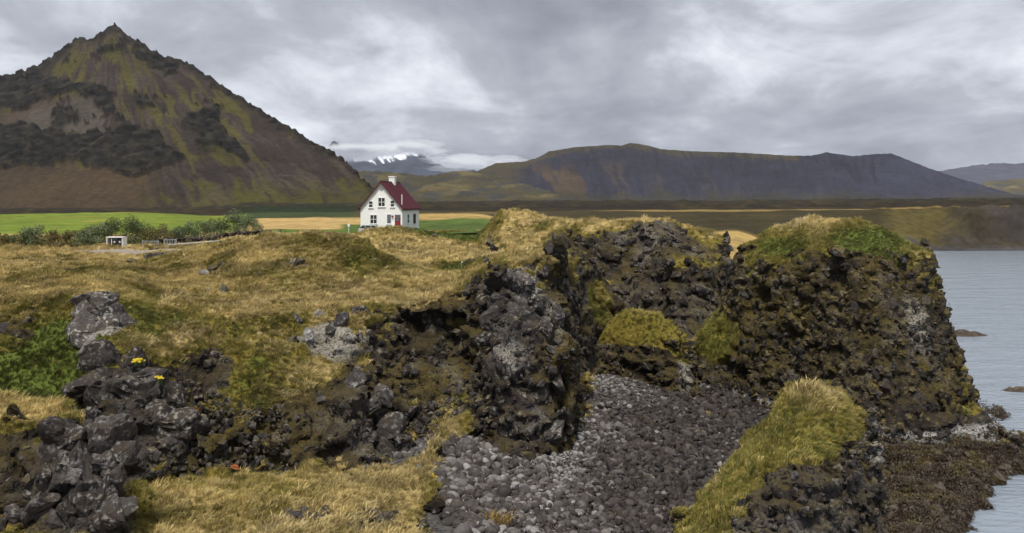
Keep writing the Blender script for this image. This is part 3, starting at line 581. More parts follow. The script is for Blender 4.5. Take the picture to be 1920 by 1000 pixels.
# --- headland: plateau, grassy mounds and the near cliff
RB = [(1062, 470, 62, (1.6, 3.5, 1.6), -1.2), (1085, 500, 66, (1.2, 4, 2), -.8), (908, 492, 57, (1.2, 2.2, 1.0), -1.0), (1040, 450, 70, (2.5, 4, 1.5), -.8), (190, 610, 46.5, (1.6, 2.2, 2.2), 1.0), (160, 880, 34, (1.9, 2.5, 2.2), 1.1), (260, 780, 43, (3, 2.5, 3.2), .9), (400, 690, 47, (1.7, 2, 1.5), 1.0), (420, 850, 44, (2.6, 2, 1.4), .7),
      (620, 640, 52, (2.2, 3, 1.6), .7), (700, 790, 47.5, (3.0, 3.0, 3.0), .9), (560, 800, 46.5, (3, 2.5, 2.6), .65), (810, 620, 57, (3.2, 3.5, 2.2), .8), (960, 620, 51.5, (2.6, 4, 4.6), .9), (1000, 780, 50, (2.6, 3, 3), .8),
      (560, 500, 67.5, (.7, 1.2, .7), .8), (400, 510, 67.5, (1.3, 1, .4), .55), (640, 690, 50, (1.5, 2, 2), .5), (880, 600, 57, (2.5, 3, 2.5), .7), (60, 600, 49, (1.3, 1.5, .8), .65), (60, 640, 47.5, (1.6, 1.5, .7), .55), (30, 850, 34, (.7, .8, .6), .5),
      (1040, 440, 94, (4, 4, 1.5), .5), (1180, 470, 95, (6, 4, 4), .5), (1260, 430, 97, (3, 3, 3), .6), (1300, 540, 92, (5, 4, 3), .5), (770, 720, 53, (2.5, 3, 2), .5),
      (480, 720, 48, (1.2, 2.6, 2.2), -1.3), (330, 620, 49, (1.6, 2.5, 1.2), -.9), (540, 700, 48.5, (.9, 2, 1.2), -.5), (750, 655, 53.5, (1.2, 2, 1.1), -.7), (610, 690, 49.6, (1.2, 2, .8), -.4), (110, 690, 46, (3.2, 4, 2.2), -1.2), (60, 720, 44, (3, 3, 1.5), -1), (300, 620, 48, (1.2, 2, 1.2), -.6), (1122, 570, 73, (2.1, 3.5, 2.6), -.75), (915, 425, 112, (4, 10, 4), -1.5), (1130, 470, 92, (1.2, 3, 2.0), -.7), (840, 690, 54, (3, 3, 2.5), .55),
      (1250, 598, 84, (9, 7, 1.8), 1.2), (1230, 480, 94.5, (9, 2.5, 3.5), .6), (520, 630, 50, (1.2, 2, .8), -.5), (1080, 540, 56, (.9, 3, 2.2), -.5), (360, 900, 43, (5, 1.5, .5), -.3)]
GB = [(100, 520, 62, (6, 5, 1), .22), (1118, 570, 72, (3, 5, 3), .12), (872, 446, 122, (5, 7, 2.2), .9), (610, 485, 67, (6, 4, 1.4), .14), (690, 495, 67, (3, 3, 1.2), .14), (790, 450, 119, (8, 5, 1.5), .3), (860, 508, 76, (2.6, 3, .8), .35), (330, 590, 50, (4, 4, 1.2), .2), (700, 555, 60, (6, 3, .8), -.15), (800, 480, 96, (8, 7, 1.5), -.2), (1000, 430, 104, (6, 4, 1.5), .15), (590, 440, 72, (6, 2, .6), -.2), (400, 480, 74, (5, 5, 1), -.2), (110, 690, 46, (3.0, 4, 2.0), .75), (40, 735, 43, (4, 3, 1.2), .6), (150, 640, 46.5, (1.6, 3, 1.4), .4), (480, 720, 48, (1.4, 2.5, 3), .28), (860, 500, 78, (2.4, 3, 1), .4), (990, 475, 60, (3, 2.2, .8), .35), (280, 510, 68, (2.0, 3, 1), .45),
      (330, 480, 95, (4, 4, 1), .25), (500, 930, 41, (7, 3, .8), .15), (830, 440, 126, (7, 7, 3), .95), (870, 425, 127, (7, 5, 3), .9), (900, 440, 121, (3.4, 4, 1.6), .6), (560, 432, 131, (8, 6, 2), .75), (20, 490, 80, (5, 8, 1), .3), (140, 510, 66, (4, 3, 1), .25), (720, 500, 74, (3, 3, 1), .15), (0, 470, 104, (7, 3, 1), .55), (760, 470, 110, (10, 10, 3), -.05)]
TB = [(965, 600, 51.5, (2.6, 4, 4.5), .24), (1000, 800, 50, (2, 3, 2.4), .08), (190, 610, 46.5, 2.4, .22), (160, 880, 34, 2.6, .22), (260, 740, 43, 3.4, .12), (620, 630, 52, (2.2, 2, 1.8), .32), (810, 620, 57, (3.2, 4, 2.5), -.18), (400, 690, 47, 2, -.2), (450, 850, 44, (4, 3, 2), -.15), (560, 780, 47, 3, -.1), (700, 800, 47, 3, .12), (1200, 540, 93, (7, 5, 3), .16), (1260, 440, 96, (5, 4, 3), .14), (1250, 598, 84, (9, 7, 1.5), .3)]
LB = [(985, 530, 52.5, (1.0, 2.2, 1.1), .9), (1040, 590, 51.8, (.8, 2, 1.4), .5), (620, 625, 52, (2.2, 2.5, 1.6), .65), (190, 600, 46.5, 2.0, .5), (960, 680, 50.5, (1, 2, 1.2), .4), (180, 800, 35, 1.6, .5), (1220, 450, 96, (4, 3, 3), .3)]
WB = [(840, 690, 54, (3, 3, 2.2), .35), (620, 740, 48.5, (3, 3, 2.2), .2), (1060, 640, 52, (1, 3, 3), .8), (1050, 780, 50.5, (.9, 2, 2.4), .8), (810, 620, 57, (3, 3, 2.5), -.3), (960, 620, 51.5, (1.8, 3, 5), -.55), (160, 880, 34, 2.2, -.8), (700, 800, 47, (2.5, 3, 2.6), -.5), (260, 760, 43, (3, 3, 3), -.5), (400, 690, 47, 2, -.6), (900, 690, 54, 2, .3), (620, 660, 51, 2, .2)]
SB = [(240, 474, 106, (6.5, 8, 1.5), 1.), (320, 474, 105, (5, 7, 1.5), 1.), (150, 474, 108, (6, 4, 1.2), .9)]
CAVES = [(800, 610, 57.6, (2.4, 1.5, .9), .9), (860, 600, 59, (1.6, 1.6, .8), .9), (395, 690, 47.0, (1.1, .9, .75), .8), (700, 720, 49.7, (.7, .8, .5), .8), (640, 850, 45.2, (1.6, 1, .35), .8), (960, 560, 51.3, (.5, .5, .35), .8), (215, 700, 43.2, (.5, .6, .5), .8), (1010, 645, 50.3, (.45, .6, .5), .8), (850, 640, 57.5, (.9, 1, .6), .8), (480, 605, 51.8, (.9, .8, .25), .8)]
head = tag(bpy.data.objects.new('headland', None), 'grassy headland with golden mounds above the dark basalt cliffs', 'headland', kind='structure'); link(head)
def place_land(name, VQ, M, W, parent=None):
    me = mesh_from(name, VQ[0], VQ[1], MAT_LAND, True, {'M': M, 'W': W}); me.polygons.foreach_set('use_smooth', M[VQ[1], 0].mean(1) < .5)
    return link(bpy.data.objects.new(name, me), parent)
Va, Qa, na = solid(HEAD, -48, 14, 29, 80, -0.8, 14.0, 0.19, RB, CAVES, lo=.62, hi=1.1, amp=1.15)
Ma, Wa = land_attrs(HEAD, Va, na, RB, GB, TB, LB, WB, SB, lo=.62, hi=1.1)
place_land('near_cliff', (Va, Qa), Ma, Wa, head)
Vb, Qb, nb_ = solid(HEAD, -84, 46, 79.6, 136.5, -1.2, 15.6, 0.32, RB, [], relief=0.22)
Mb, Wb = land_attrs(HEAD, Vb, nb_, RB, GB, TB, LB, WB, SB)
place_land('rear_cliff', (Vb, Qb), Mb, Wb, head)
print('headland', len(Qa), len(Qb), round(time.time() - T0, 1))
rg = np.random.default_rng(11)
p, nr, s, tn = scatter_rocks(Va, Qa, na, Ma, 3600, 0.16, 0.8, rg, 0.7, None, 2.8)
# --- blocks of the outcrop nearest the camera and of the buttress, set one by one
BLK = [(250/2, 640/2+500, 34.6, 1.0), (230/2, 620/2+500, 34.6, 1.15), (395/2, 640/2+500, 34.9, 1.3), (190/2, 755/2+500, 34.2, 1.2), (210/2, 720/2+500, 34.3, 1.25), (290/2, 740/2+500, 34.2, 1.15), (390/2, 745/2+500, 34.3, 1.1), (450/2, 700/2+500, 34.8, .9), (160/2, 825/2+500, 33.6, .85), (150/2, 895/2+500, 33.2, 1.05),
       (300/2, 830/2+500, 33.7, 1.45), (325/2, 900/2+500, 33.3, 1.1), (380/2, 850/2+500, 33.7, 1.0), (420/2, 800/2+500, 34.2, .9), (400/2, 920/2+500, 33.2, .9), (110/2, 850/2+500, 33.6, .6), (240/2, 930/2+500, 33.0, .8), (320/2, 610/2+500, 35.1, .5), (345/2, 560/2+500, 35.6, .6), (460/2, 900/2+500, 33.5, .7), (360/2, 960/2+500, 32.9, .8), (60/2, 930/2+500, 33.3, .6),
       (345/2, 145/2+500, 48.0, 1.4), (320/2, 170/2+500, 47.4, 1.3), (395/2, 175/2+500, 47.6, 1.2), (310/2, 235/2+500, 46.4, 1.7), (430/2, 205/2+500, 47.6, 1.3), (385/2, 245/2+500, 46.6, 1.3), (460/2, 210/2+500, 47.5, .8), (340/2, 300/2+500, 45.5, 1.0),
       (340/2, 460/2+500, 42.7, 2.0), (380/2, 390/2+500, 43.7, 1.7), (480/2, 410/2+500, 44.0, 2.0), (520/2, 450/2+500, 43.4, 1.8), (440/2, 350/2+500, 44.6, 1.4), (390/2, 500/2+500, 42.3, 1.6), (620/2, 520/2+500, 43.6, 1.7), (600/2, 580/2+500, 43.0, 2.0), (540/2, 620/2+500, 42.6, 1.2), (500/2, 560/2+500, 42.8, 1.4), (650/2, 480/2+500, 44.4, 1.3), (520/2, 760/2+500, 41.8, 1.1), (600/2, 670/2+500, 42.6, .9), (690/2, 600/2+500, 43.6, 1.2), (560/2, 700/2+500, 42.2, 1.0)]
bp_ = np.array([pt(a, b, d) for a, b, d, _ in BLK], np.float32); bs = np.array([q[3] for q in BLK], np.float32) * 1.5
bn = np.tile(np.array([[.2, -.9, .3]], np.float32), (len(BLK), 1)); bn /= np.linalg.norm(bn, axis=1)[:, None]
rock_objs([MAT_ROCK_G], bp_[:22], bn[:22], bs[:22], np.zeros(22), head, rg, 100, sink=0.26, aniso=.2, tmpl=BLOCKS)
rock_objs([MAT_ROCK_L], bp_[22:30], bn[22:30], bs[22:30], np.zeros(8), head, rg, 100, sink=0.2, aniso=.2, tmpl=BLOCKS)
rock_objs([MAT_ROCK_G], bp_[30:], bn[30:], bs[30:], np.zeros(15), head, rg, 100, sink=0.34, aniso=.25, tmpl=BLOCKS)
BL2 = [(560, 602, 52.6, 1.2), (598, 590, 53.2, 1.0), (640, 600, 53.2, 1.3), (676, 585, 54.6, 1.2), (578, 632, 51.6, 1.3), (655, 640, 52, 1.2), (700, 592, 55.3, 1.0), (620, 618, 52.4, 1.1), (560, 655, 50.8, 1.0), (985, 525, 52.2, 1.7), (1010, 560, 51.9, 1.6), (955, 515, 52.6, 1.4), (1050, 590, 52.0, 1.5), (1025, 610, 51.4, 1.4), (935, 560, 52.1, 1.3)]
BL3 = [(945, 590, 51.6, 1.9), (985, 600, 51.2, 2.0), (925, 630, 51.5, 1.7), (960, 660, 50.7, 2.2), (1000, 690, 50.3, 1.8), (940, 700, 50.6, 1.6), (1040, 660, 51, 1.6), (975, 740, 50, 1.9), (1020, 740, 50.1, 1.6), (1050, 720, 50.6, 1.3), (940, 770, 49.9, 1.5), (990, 800, 49.5, 1.8), (1035, 810, 49.6, 1.8), (1060, 780, 50.2, 1.4), (910, 560, 53.2, 1.4), (725, 850, 46.9, 1.5), (760, 830, 47.6, 1.4), (735, 800, 47.6, 1.5), (700, 760, 48.2, 1.3), (690, 820, 47, 1.3), (655, 770, 47.8, 1.2), (720, 740, 48.8, 1.2), (670, 720, 48.9, 1.3), (640, 800, 46.9, 1.2), (780, 860, 47.4, 1.0)]
for B_, mt_ in ((BL2, MAT_ROCK_L), (BL3, MAT_ROCK_G)):
    q_ = np.array([pt(a, b, d) for a, b, d, _ in B_], np.float32); rock_objs([mt_], q_, np.tile(bn[:1], (len(B_), 1)), np.array([e[3] for e in B_], np.float32) * (1.1 if mt_ is MAT_ROCK_G else .85), np.zeros(len(B_)), head, rg, 100, sink=.34, aniso=.3, tmpl=BLOCKS)
rock_objs([MAT_ROCK], p, nr, s, tn, head, rg, 150, sink=0.14)
p, nr, s, tn = scatter_rocks(Vb, Qb, nb_, Mb, 1500, 0.3, 1.5, rg, 0.6, None, 2.4)
rock_objs([MAT_ROCK], p, nr, s, tn, head, rg, 60, sink=0.12)
tag(grass_on('dry_grass', Va, Qa, na, Ma, Wa, 42, seed=3, maxn=120000, nmin=.12), 'golden dry grass covering the near headland', 'grass')
tag(grass_on('far_grass', Vb, Qb, nb_, Mb, Wb, 7, seed=4, maxn=45000, scale=1.25), 'tan grass on the plateau around the white house', 'grass')

# --- sea stack on the right
RBs = [(1560, 560, 59, (9, 4, 3.2), .4), (1600, 700, 57, (10, 4, 4), .5), (1335, 640, 72.5, (1.8, 5, 2.0), -.9), (1380, 600, 71.5, (1.3, 4, 1.3), -.5), (1420, 640, 68, (1.7, 3, 1.3), -.3), (1480, 430, 71, (6, 6, 1.2), -.8), (1560, 425, 67, (5, 5, 1.0), -.6), (1640, 440, 62, (4, 3, 1.0), -.7), (1690, 540, 59, (.8, 2, 1.2), -.6)]
GBs = [(1640, 445, 62.5, (5, 3, 1.2), .5), (1450, 460, 69, (3, 4, .8), .3), (1500, 415, 72, (6, 5, .8), -.5), (1690, 520, 59, (1, 3, 2), .6), (1340, 630, 72.5, (2.8, 5, 2.4), .1), (1560, 470, 60, (4, 2, 1), .25)]
TBs = [(1600, 800, 55.5, (12, 3, 2.0), .06), (1760, 640, 58, (2, 4, 4), .14), (1470, 560, 66, (3.4, 4, 3), -.1), (1450, 750, 64, (4, 4, 1.2), -.1)]
LBs = [(1730, 610, 58.5, (1.2, 3, 2.2), .55), (1700, 820, 55.3, (6, 2, .5), .35), (1880, 825, 56, (1.5, 2, .4), .5)]
WBs = [(1440, 560, 67, (3.6, 4, 3.6), .4), (1600, 560, 59, (4, 3, 3), .25), (1800, 745, 57.5, (1.5, 3, 1.2), .8), (1600, 790, 55.5, (12, 3, 1.4), -.7), (1500, 500, 59.4, (6, 2, 1.2), .3)]
CVs = [(1560, 520, 61.8, (1.2, 1.3, .9), .8), (1420, 555, 67.3, (1.3, 1.0, .7), .8), (1350, 690, 69.3, (1.2, .8, .7), .8), (1700, 480, 60, (.6, .6, .3), .8), (1480, 630, 64.5, (1.4, .9, .7), .8), (1400, 700, 67.5, (1.6, .9, .6), .8)]
stack = tag(empty('sea_stack', tuple(pt(1600, 830, 60))), 'tall grass-topped basalt sea stack standing at the edge of the water', 'sea stack')
bpy.context.view_layer.update()
def under(o, root):
    o.parent = root; o.matrix_parent_inverse = Matrix.Translation(root.location).inverted(); return o
def adopt(root, before):
    for o in set(sc.collection.objects) - before - {root}:
        if o.parent is None: under(o, root)
before = set(sc.collection.objects)
Vs, Qs, ns = solid(STACKG, 10, 38, 52, 89, -0.9, 15.6, 0.17, RBs, CVs, amp=0.62, big=1.3, small=0.45, relief=0.12, lo=.8, hi=1.3)
Ms, Ws = land_attrs(STACKG, Vs, ns, RBs, GBs, TBs, LBs, WBs, base_green=.3, lo=.8, hi=1.3, tone0=.20, warm0=.36)
Ms[:, 0] = np.maximum(Ms[:, 0], smooth(2.3, 1.5, Vs[:, 2])); Ms[:, 2] *= .35 + .65 * smooth(.7, 1.1, Vs[:, 2]); Ms[:, 3] = np.maximum(Ms[:, 3], .75 * np.exp(-((Vs[:, 2] - 1.25) / .22) ** 2)); Ws[:, 0] *= smooth(1.5, 2.6, Vs[:, 2])
place_land('cliff', (Vs, Qs), Ms, Ws)
p, nr, s, tn = scatter_rocks(Vs, Qs, ns, Ms, 8200, 0.16, 0.8, rg, 0.6, None, 2.9)
rock_objs([MAT_ROCKM], p, nr, s, tn, None, rg, 200, sink=0.2)
grass_on('grass', Vs, Qs, ns, Ms, Ws, 40, seed=6, maxn=20000, tall=.3, nmin=.12)
adopt(stack, before)
# --- small stack in front of it
RBf = [(1400, 995, 34.3, (1.8, 1.5, .8), 1.0), (1480, 930, 34.5, (2, 1.3, 1.0), .8), (1450, 985, 34.3, (1.3, 1.5, 1.2), .9), (1600, 850, 36.3, (1.6, 1.5, 1), .6), (1540, 910, 34.8, (4.5, 2, 1.3), .9), (1640, 860, 37.5, (.7, 3, 2), .7), (1480, 790, 38.5, (3, 4, 1.6), -.9), (1350, 940, 37.5, (2.5, 3, 1), -.9), (1530, 770, 39, (2, 3, 1), -.6)]
GBf = [(1480, 800, 38.5, (4, 4, 2), .04), (1530, 745, 40.3, (2, 2, .6), -.2)]
LBf = [(1635, 840, 38.3, (.5, 2, 1.4), .6)]
WBf = [(1560, 930, 35.5, (5, 3, 1.5), -.4), (1640, 900, 37, (.5, 2, 1.2), .4)]
front = tag(empty('sea_stack', tuple(pt(1480, 1010, 38))), 'small rock hump capped with long yellow grass, in front of the tall stack', 'sea stack')
bpy.context.view_layer.update(); before = set(sc.collection.objects)
Vf, Qf, nf_ = solid(FRONTG, 5, 20, 31.5, 47, -0.8, 8.4, 0.12, RBf, [], amp=0.55, big=.9, small=0.4, relief=0.1, lo=1.0, hi=1.6)
Mf, Wf = land_attrs(FRONTG, Vf, nf_, RBf, GBf, [(1560, 930, 36, (5, 3, 2), .12)], LBf, WBf, base_green=.32, lo=1.0, hi=1.6, tone0=.36)
place_land('cliff', (Vf, Qf), Mf, Wf)
p, nr, s, tn = scatter_rocks(Vf, Qf, nf_, Mf, 1500, 0.12, 0.55, rg, 0.6, None, 2.0)
rock_objs([MAT_ROCK], p, nr, s, tn, None, rg, 160, sink=0.14)
grass_on('grass', Vf, Qf, nf_, Mf, Wf, 75, seed=8, maxn=9000, scale=.95, tall=.35, nmin=.2)
adopt(front, before)
# --- mossy rock mound in the cove
RBm = [(1200, 700, 68, (4.5, 2, 1.2), .7), (1190, 615, 71, (4, 4, 1.5), -1.0), (1270, 690, 66, (1, 2, 2), .5)]
mound = tag(empty('rock_mound', tuple(pt(1200, 740, 65))), 'rounded mossy rock mound at the back of the pebble cove', 'rock')
bpy.context.view_layer.update(); before = set(sc.collection.objects)
Vm, Qm, nm_ = solid(MOUNDG, 4, 16.5, 61, 81, -.4, 9, 0.16, RBm, [(1180, 705, 68.2, (3.2, .8, .7), .8)], amp=0.7, big=1.2, small=.5, relief=.12, lo=1.1, hi=1.8)
Mm, Wm = land_attrs(MOUNDG, Vm, nm_, RBm, [], [(1200, 690, 68, (4.5, 3, 1.6), -.12), (1285, 700, 66, (.6, 2, 1.4), .2)], [(1285, 710, 66, (.5, 2, 1.2), .6)], [], base_green=.46, lo=1.1, hi=1.8, tone0=.3, warm0=.35)
place_land('cliff', (Vm, Qm), Mm, Wm)
p, nr, s, tn = scatter_rocks(Vm, Qm, nm_, Mm, 500, 0.15, 0.6, rg, 0.6, None, 2.2)
rock_objs([MAT_ROCK], p, nr, s, tn, None, rg, 60, sink=0.14)
grass_on('grass', Vm, Qm, nm_, Mm, Wm, 40, seed=9, maxn=4000, scale=.8, tall=0, nmin=.12)
adopt(mound, before)
print('stacks', round(time.time() - T0, 1))

# ------------------------------------------------------------------ beach
def gravel_mat(name, lo, hi):
    m, t, b = newmat(name); pos = wpos(t); v = N(t, 'ShaderNodeTexVoronoi', Scale=7.0); t.links.new(pos, v.inputs['Vector'])
    r = ramp(t, [(0.0, lo), (1.0, hi)], v.outputs['Color']); t.links.new(r.outputs[0], b.inputs['Base Color'])
    bp = N(t, 'ShaderNodeBump', Strength=0.8, Distance=0.08, invert=True); t.links.new(v.outputs['Distance'], bp.inputs['Height']); t.links.new(bp.outputs[0], b.inputs['Normal'])
    return m
MAT_GRAV = gravel_mat('dark_gravel', (.02, .019, .018), (.09, .085, .082))
def polar(px0, px1, npx, Ds): 
    u = (np.linspace(px0, px1, npx) - 960) / F; U, D = np.meshgrid(u, Ds, indexing='ij'); return U * D, D
X, Y = polar(660, 1720, 180, np.linspace(28, 84, 180)); V, Q = grid_mesh(X, Y, beachH(X, Y))
beach = tag(link(bpy.data.objects.new('beach', mesh_from('beach', V, Q, MAT_GRAV))), 'cove beach of rounded grey stones below the cliffs', 'beach', kind='structure')
def cob_mat():
    m, t, b = newmat('beach_stone_far'); pos = wpos(t); A = N(t, 'ShaderNodeAttribute', attribute_name='tone', attribute_type='INSTANCER')
    oi = N(t, 'ShaderNodeObjectInfo'); tone = math_(t, 'ADD', A.outputs['Fac'], math_(t, 'MULTIPLY', math_(t, 'SUBTRACT', oi.outputs['Random'], .5), .3))
    c = rock_color(t, pos, tone); t.links.new(c, b.inputs['Base Color']); b.inputs['Roughness'].default_value = .7; return m
MAT_COBI = cob_mat()
COBT = [template('beach_stone', c, MAT_COBI, True) for c in COBS]
rc_ = np.random.default_rng(21); n = 46000
D = 36 + (80 - 36) * rc_.random(n) ** 0.95; px = rc_.uniform(740, 1480, n); x = (px - 960) / F * D; z = beachH(x, D)
land = np.maximum.reduce([HEAD(x, D), STACKG(x, D) - 3 * ((x < 8) | (D < 50)), np.where((x > 3) & (D < 49), FRONTG(x, D), -9), np.where((x > 3) & (x < 17) & (D > 60), MOUNDG(x, D), -9)])
# stones thin out up the ledge; finer and paler in a swash band below the mound, darker to the seaward side
edge = np.interp(D, [36, 40, 44, 47, 76], [850, 845, 820, 770, 740]) + 75 * fbm2(x, D, 1.6, 3)
ok = (land < z + 0.25) & (px > edge)
x, D, z, px = x[ok], D[ok], z[ok], px[ok]; n = len(x)
fine = np.exp(-((px - 1140) / 70) ** 2 - ((D - 69) / 6.0) ** 2) + .8 * np.exp(-((px - (1060 + 2 * (D - 48))) / 35) ** 2) * (D > 45) * (D < 60)
dark = smooth(1030, 1270, px + 110 * fbm2(x, D, 4, 2) + (55 - D) * 3)
sz = (0.10 + 0.38 * rc_.random(n) ** 2.4) * (1 - .45 * np.clip(fine, 0, 1)) * (1 + .25 * smooth(1000, 850, px)); sz[rc_.random(n) < .008] *= 1.7
tone = np.clip(.70 + .22 * np.clip(fine, 0, 1) - .24 * dark + .13 * rc_.normal(size=n), .12, .97)
zp = z + 0.30 * sz * rc_.random(n) + .03; P = np.stack([x, D, zp], 1)
py = HY + F * (CAMZ - zp) / D; score = sz / D * ((py < 995) & (px > 0)); order = np.argsort(-score); big = order[:300]; rest = order[300:]
for j in big:
    k = int(rc_.integers(0, 6)); key = ('cob', k, bool(tone[j] < .5))
    if key not in ROCK_T: ROCK_T[key] = mesh_from('beach_stone', *COBS[k], MAT_ROCK_G if key[2] else MAT_COB, True)
    o = link(bpy.data.objects.new('beach_stone', ROCK_T[key]), beach); o.location = P[j]; o.rotation_euler = (rc_.normal() * .3, rc_.normal() * .3, rc_.uniform(0, 6.3)); o.scale = (sz[j],) * 3
rot = np.stack([rc_.normal(0, .6, len(rest)), rc_.normal(0, .6, len(rest)), rc_.uniform(0, 6.3, len(rest))], 1)
o = instancer('pebbles', P[rest], rot, np.repeat(sz[rest][:, None], 3, 1) * rc_.uniform(.8, 1.2, (len(rest), 3)), rc_.integers(0, 6, len(rest)), COBT, {'tone': tone[rest]}, beach); o['kind'] = 'stuff'
# rubble below the cliffs and stones on the grassy ledge
def ground_rocks(n, pxr, Dr, lo, hi, parent, mats, nmax, name='rock', power=2.2, G=HEAD, seed=3, sink=.1, dz=0.0):
    r = np.random.default_rng(seed); D = r.uniform(*Dr, n); px = r.uniform(*pxr, n); x = (px - 960) / F * D; p = np.stack([x, D, G(x, D) + dz], 1)
    rock_objs(mats, p, np.tile(np.array([[0, 0, 1.]]), (n, 1)), lo + (hi - lo) * r.random(n) ** power, r.random(n), parent, r, nmax, name, sink=sink, flat=.3)
ground_rocks(46, (380, 860), (36.2, 40.5), .12, .55, head, [MAT_ROCK], 20, seed=31)
ground_rocks(130, (540, 740), (36.6, 38.0), .2, .85, head, [MAT_ROCK], 40, seed=32, power=1.2)
ground_rocks(500, (330, 540), (42.3, 46.3), .15, .5, head, [MAT_ROCK], 30, seed=33)
ground_rocks(700, (740, 920), (48.6, 54), .15, .55, head, [MAT_ROCK], 30, seed=34)
ground_rocks(90, (820, 900), (38, 46), .15, .5, beach, [MAT_ROCK_G], 20, seed=35, G=beachH)
o = rock_objs([MAT_ROCK], np.array([pt(985, 858, 48.0), pt(1030, 868, 47.8)]), np.array([[0, 0, 1.], [0, 0, 1]]), np.array([1.3, .8]), np.zeros(2), beach, rc_, 10, flat=.5)
for a, b, d, s_ in ((560, 500, 66, .9), (572, 508, 65.6, .7), (548, 497, 66.4, .6), (400, 503, 68, .8), (385, 510, 67, .6), (420, 500, 68, .7), (600, 527, 64, .5), (487, 519, 64.5, .5), (465, 520, 64.5, .45), (420, 545, 61.5, .8), (390, 545, 61.5, .5), (440, 505, 66.5, .5), (525, 515, 65, .4), (700, 480, 68, .4), (655, 500, 66.5, .35), (270, 548, 60, .4), (1005, 480, 58, .5), (770, 448, 119, .8), (815, 452, 119, .9), (690, 470, 69, .6), (660, 600, 54.8, .6)):
    P1 = pt(a, b, d); P1[2] = HEAD(P1[0], P1[1]); rock_objs([MAT_ROCK_L if s_ < .75 else MAT_ROCK], P1[None], np.array([[0, 0, 1.]]), np.array([s_ * 1.2]), np.zeros(1), head, rc_, 1, sink=0.05, flat=.4)

# ------------------------------------------------------------------ foreshore with seaweed, sea
def weed_mat():
    m, t, b = newmat('wet_seaweed'); pos = wpos(t); nf = noise(t, 5, 7, .65, pos); nm = noise(t, .7, 4, .5, pos)
    c = mixc(t, nf, (.006, .0045, .003), (.062, .036, .014)); c = mixc(t, ramp(t, [(.5, 0.), (.68, .8)], nm).outputs[0], c, (.085, .062, .014)); t.links.new(c, b.inputs['Base Color'])
    b.inputs['Roughness'].default_value = .33; b.inputs['Specular IOR Level'].default_value = .45
    bp = N(t, 'ShaderNodeBump', Strength=.9, Distance=.1); t.links.new(nf, bp.inputs['Height']); t.links.new(bp.outputs[0], b.inputs['Normal']); return m
MAT_WEED = weed_mat()
def shoreH(x, y):
    px = 960 + F * x / y; pe = np.interp(y, [36, 42.6, 46.3, 49.7, 52, 55.5, 59], [1815, 1838, 1862, 1898, 1930, 1935, 1905]) + 22 * fbm2(x, y, 1.3, 3, 4.4)
    z = -.55 + .85 * smooth(8, -60, px - pe) + .30 * fbm2(x, y, 1.7, 4, 1.2) + .22 * np.abs(fbm2(x, y, .7, 2, 3.3))
    for (a, D_, r, h_) in ((1795, 50.5, 1.1, .65), (1690, 48, 1.0, .3), (1760, 53.5, 2.2, .35), (1900, 53.5, 1.1, .4), (1640, 54.5, 2.5, .4), (1850, 54.6, 2.6, .5)):
        cx = (a - 960) / F * D_; z = z + h_ * np.exp(-(((x - cx) / r) ** 2 + ((y - D_) / (r * .7)) ** 2) ** 1.5)
    return z
X, Y = polar(1420, 1960, 240, np.linspace(33, 60, 220)); V, Q = grid_mesh(X, Y, shoreH(X, Y))
shore = tag(link(bpy.data.objects.new('foreshore', mesh_from('foreshore', V, Q, MAT_WEED))), 'low-tide rock shelf at the foot of the stacks', 'shore', kind='structure')
ground_rocks(260, (1600, 1900), (41, 55), .25, 1.0, shore, [MAT_WEED], 60, seed=41, G=shoreH, power=1.8, sink=.2)
def frond(seed):
    r = np.random.default_rng(seed); V = []; Fc = []
    for _ in range(14):
        a = r.uniform(0, 6.28); l = r.uniform(.12, .32); w = r.uniform(.012, .03); b = len(V); x0, y0 = r.normal(0, .08, 2)
        ca, sa = math.cos(a), math.sin(a); h0, h1 = r.uniform(.03, .12), r.uniform(0, .03)
        V += [(x0 - sa * w, y0 + ca * w, 0), (x0 + sa * w, y0 - ca * w, 0), (x0 + ca * l * .5 + sa * w, y0 + sa * l * .5 - ca * w, h0), (x0 + ca * l * .5 - sa * w, y0 + sa * l * .5 + ca * w, h0), (x0 + ca * l, y0 + sa * l, h1)]
        Fc += [(b, b + 1, b + 2), (b, b + 2, b + 3), (b + 3, b + 2, b + 4)]
    return np.array(V), np.array(Fc)
FRONDS = [template('frond', frond(s), MAT_WEED) for s in range(3)]
r = np.random.default_rng(5); n = 16000; D = r.uniform(36, 58, n); px = r.uniform(1560, 1940, n); x = (px - 960) / F * D; z = shoreH(x, D); ok = z > .0; x, D, z = x[ok], D[ok], z[ok]; n = len(x)
rot = np.stack([r.normal(0, .2, n), r.normal(0, .2, n), r.uniform(0, 6.3, n)], 1); s_ = r.uniform(.5, 1.2, n)
o = instancer('seaweed', np.stack([x, D, z + .01], 1), rot, np.repeat(s_[:, None], 3, 1), r.integers(0, 3, n), FRONDS, {}); tag(o, 'brown seaweed draped over the rocks at low tide', 'seaweed', kind='stuff')
cm = Vs[Qs].mean(1); fn_ = ns[Qs].mean(1); w_ = ((cm[:, 2] < 1.15) & (cm[:, 2] > -.1) & (fn_[:, 1] < .3)).astype(np.float32); i_, p_, _ = sample_faces(Vs, Qs, w_, 2600, r)
rot = np.stack([r.uniform(.9, 1.7, 2600), r.normal(0, .3, 2600), r.normal(0, .5, 2600)], 1); o = instancer('weed_skirt', p_ - np.array([0, .03, 0]), rot, np.full((2600, 3), .9), r.integers(0, 3, 2600), FRONDS, {}); tag(o, 'seaweed fringe hanging from the foot of the tall stack', 'seaweed', kind='stuff')
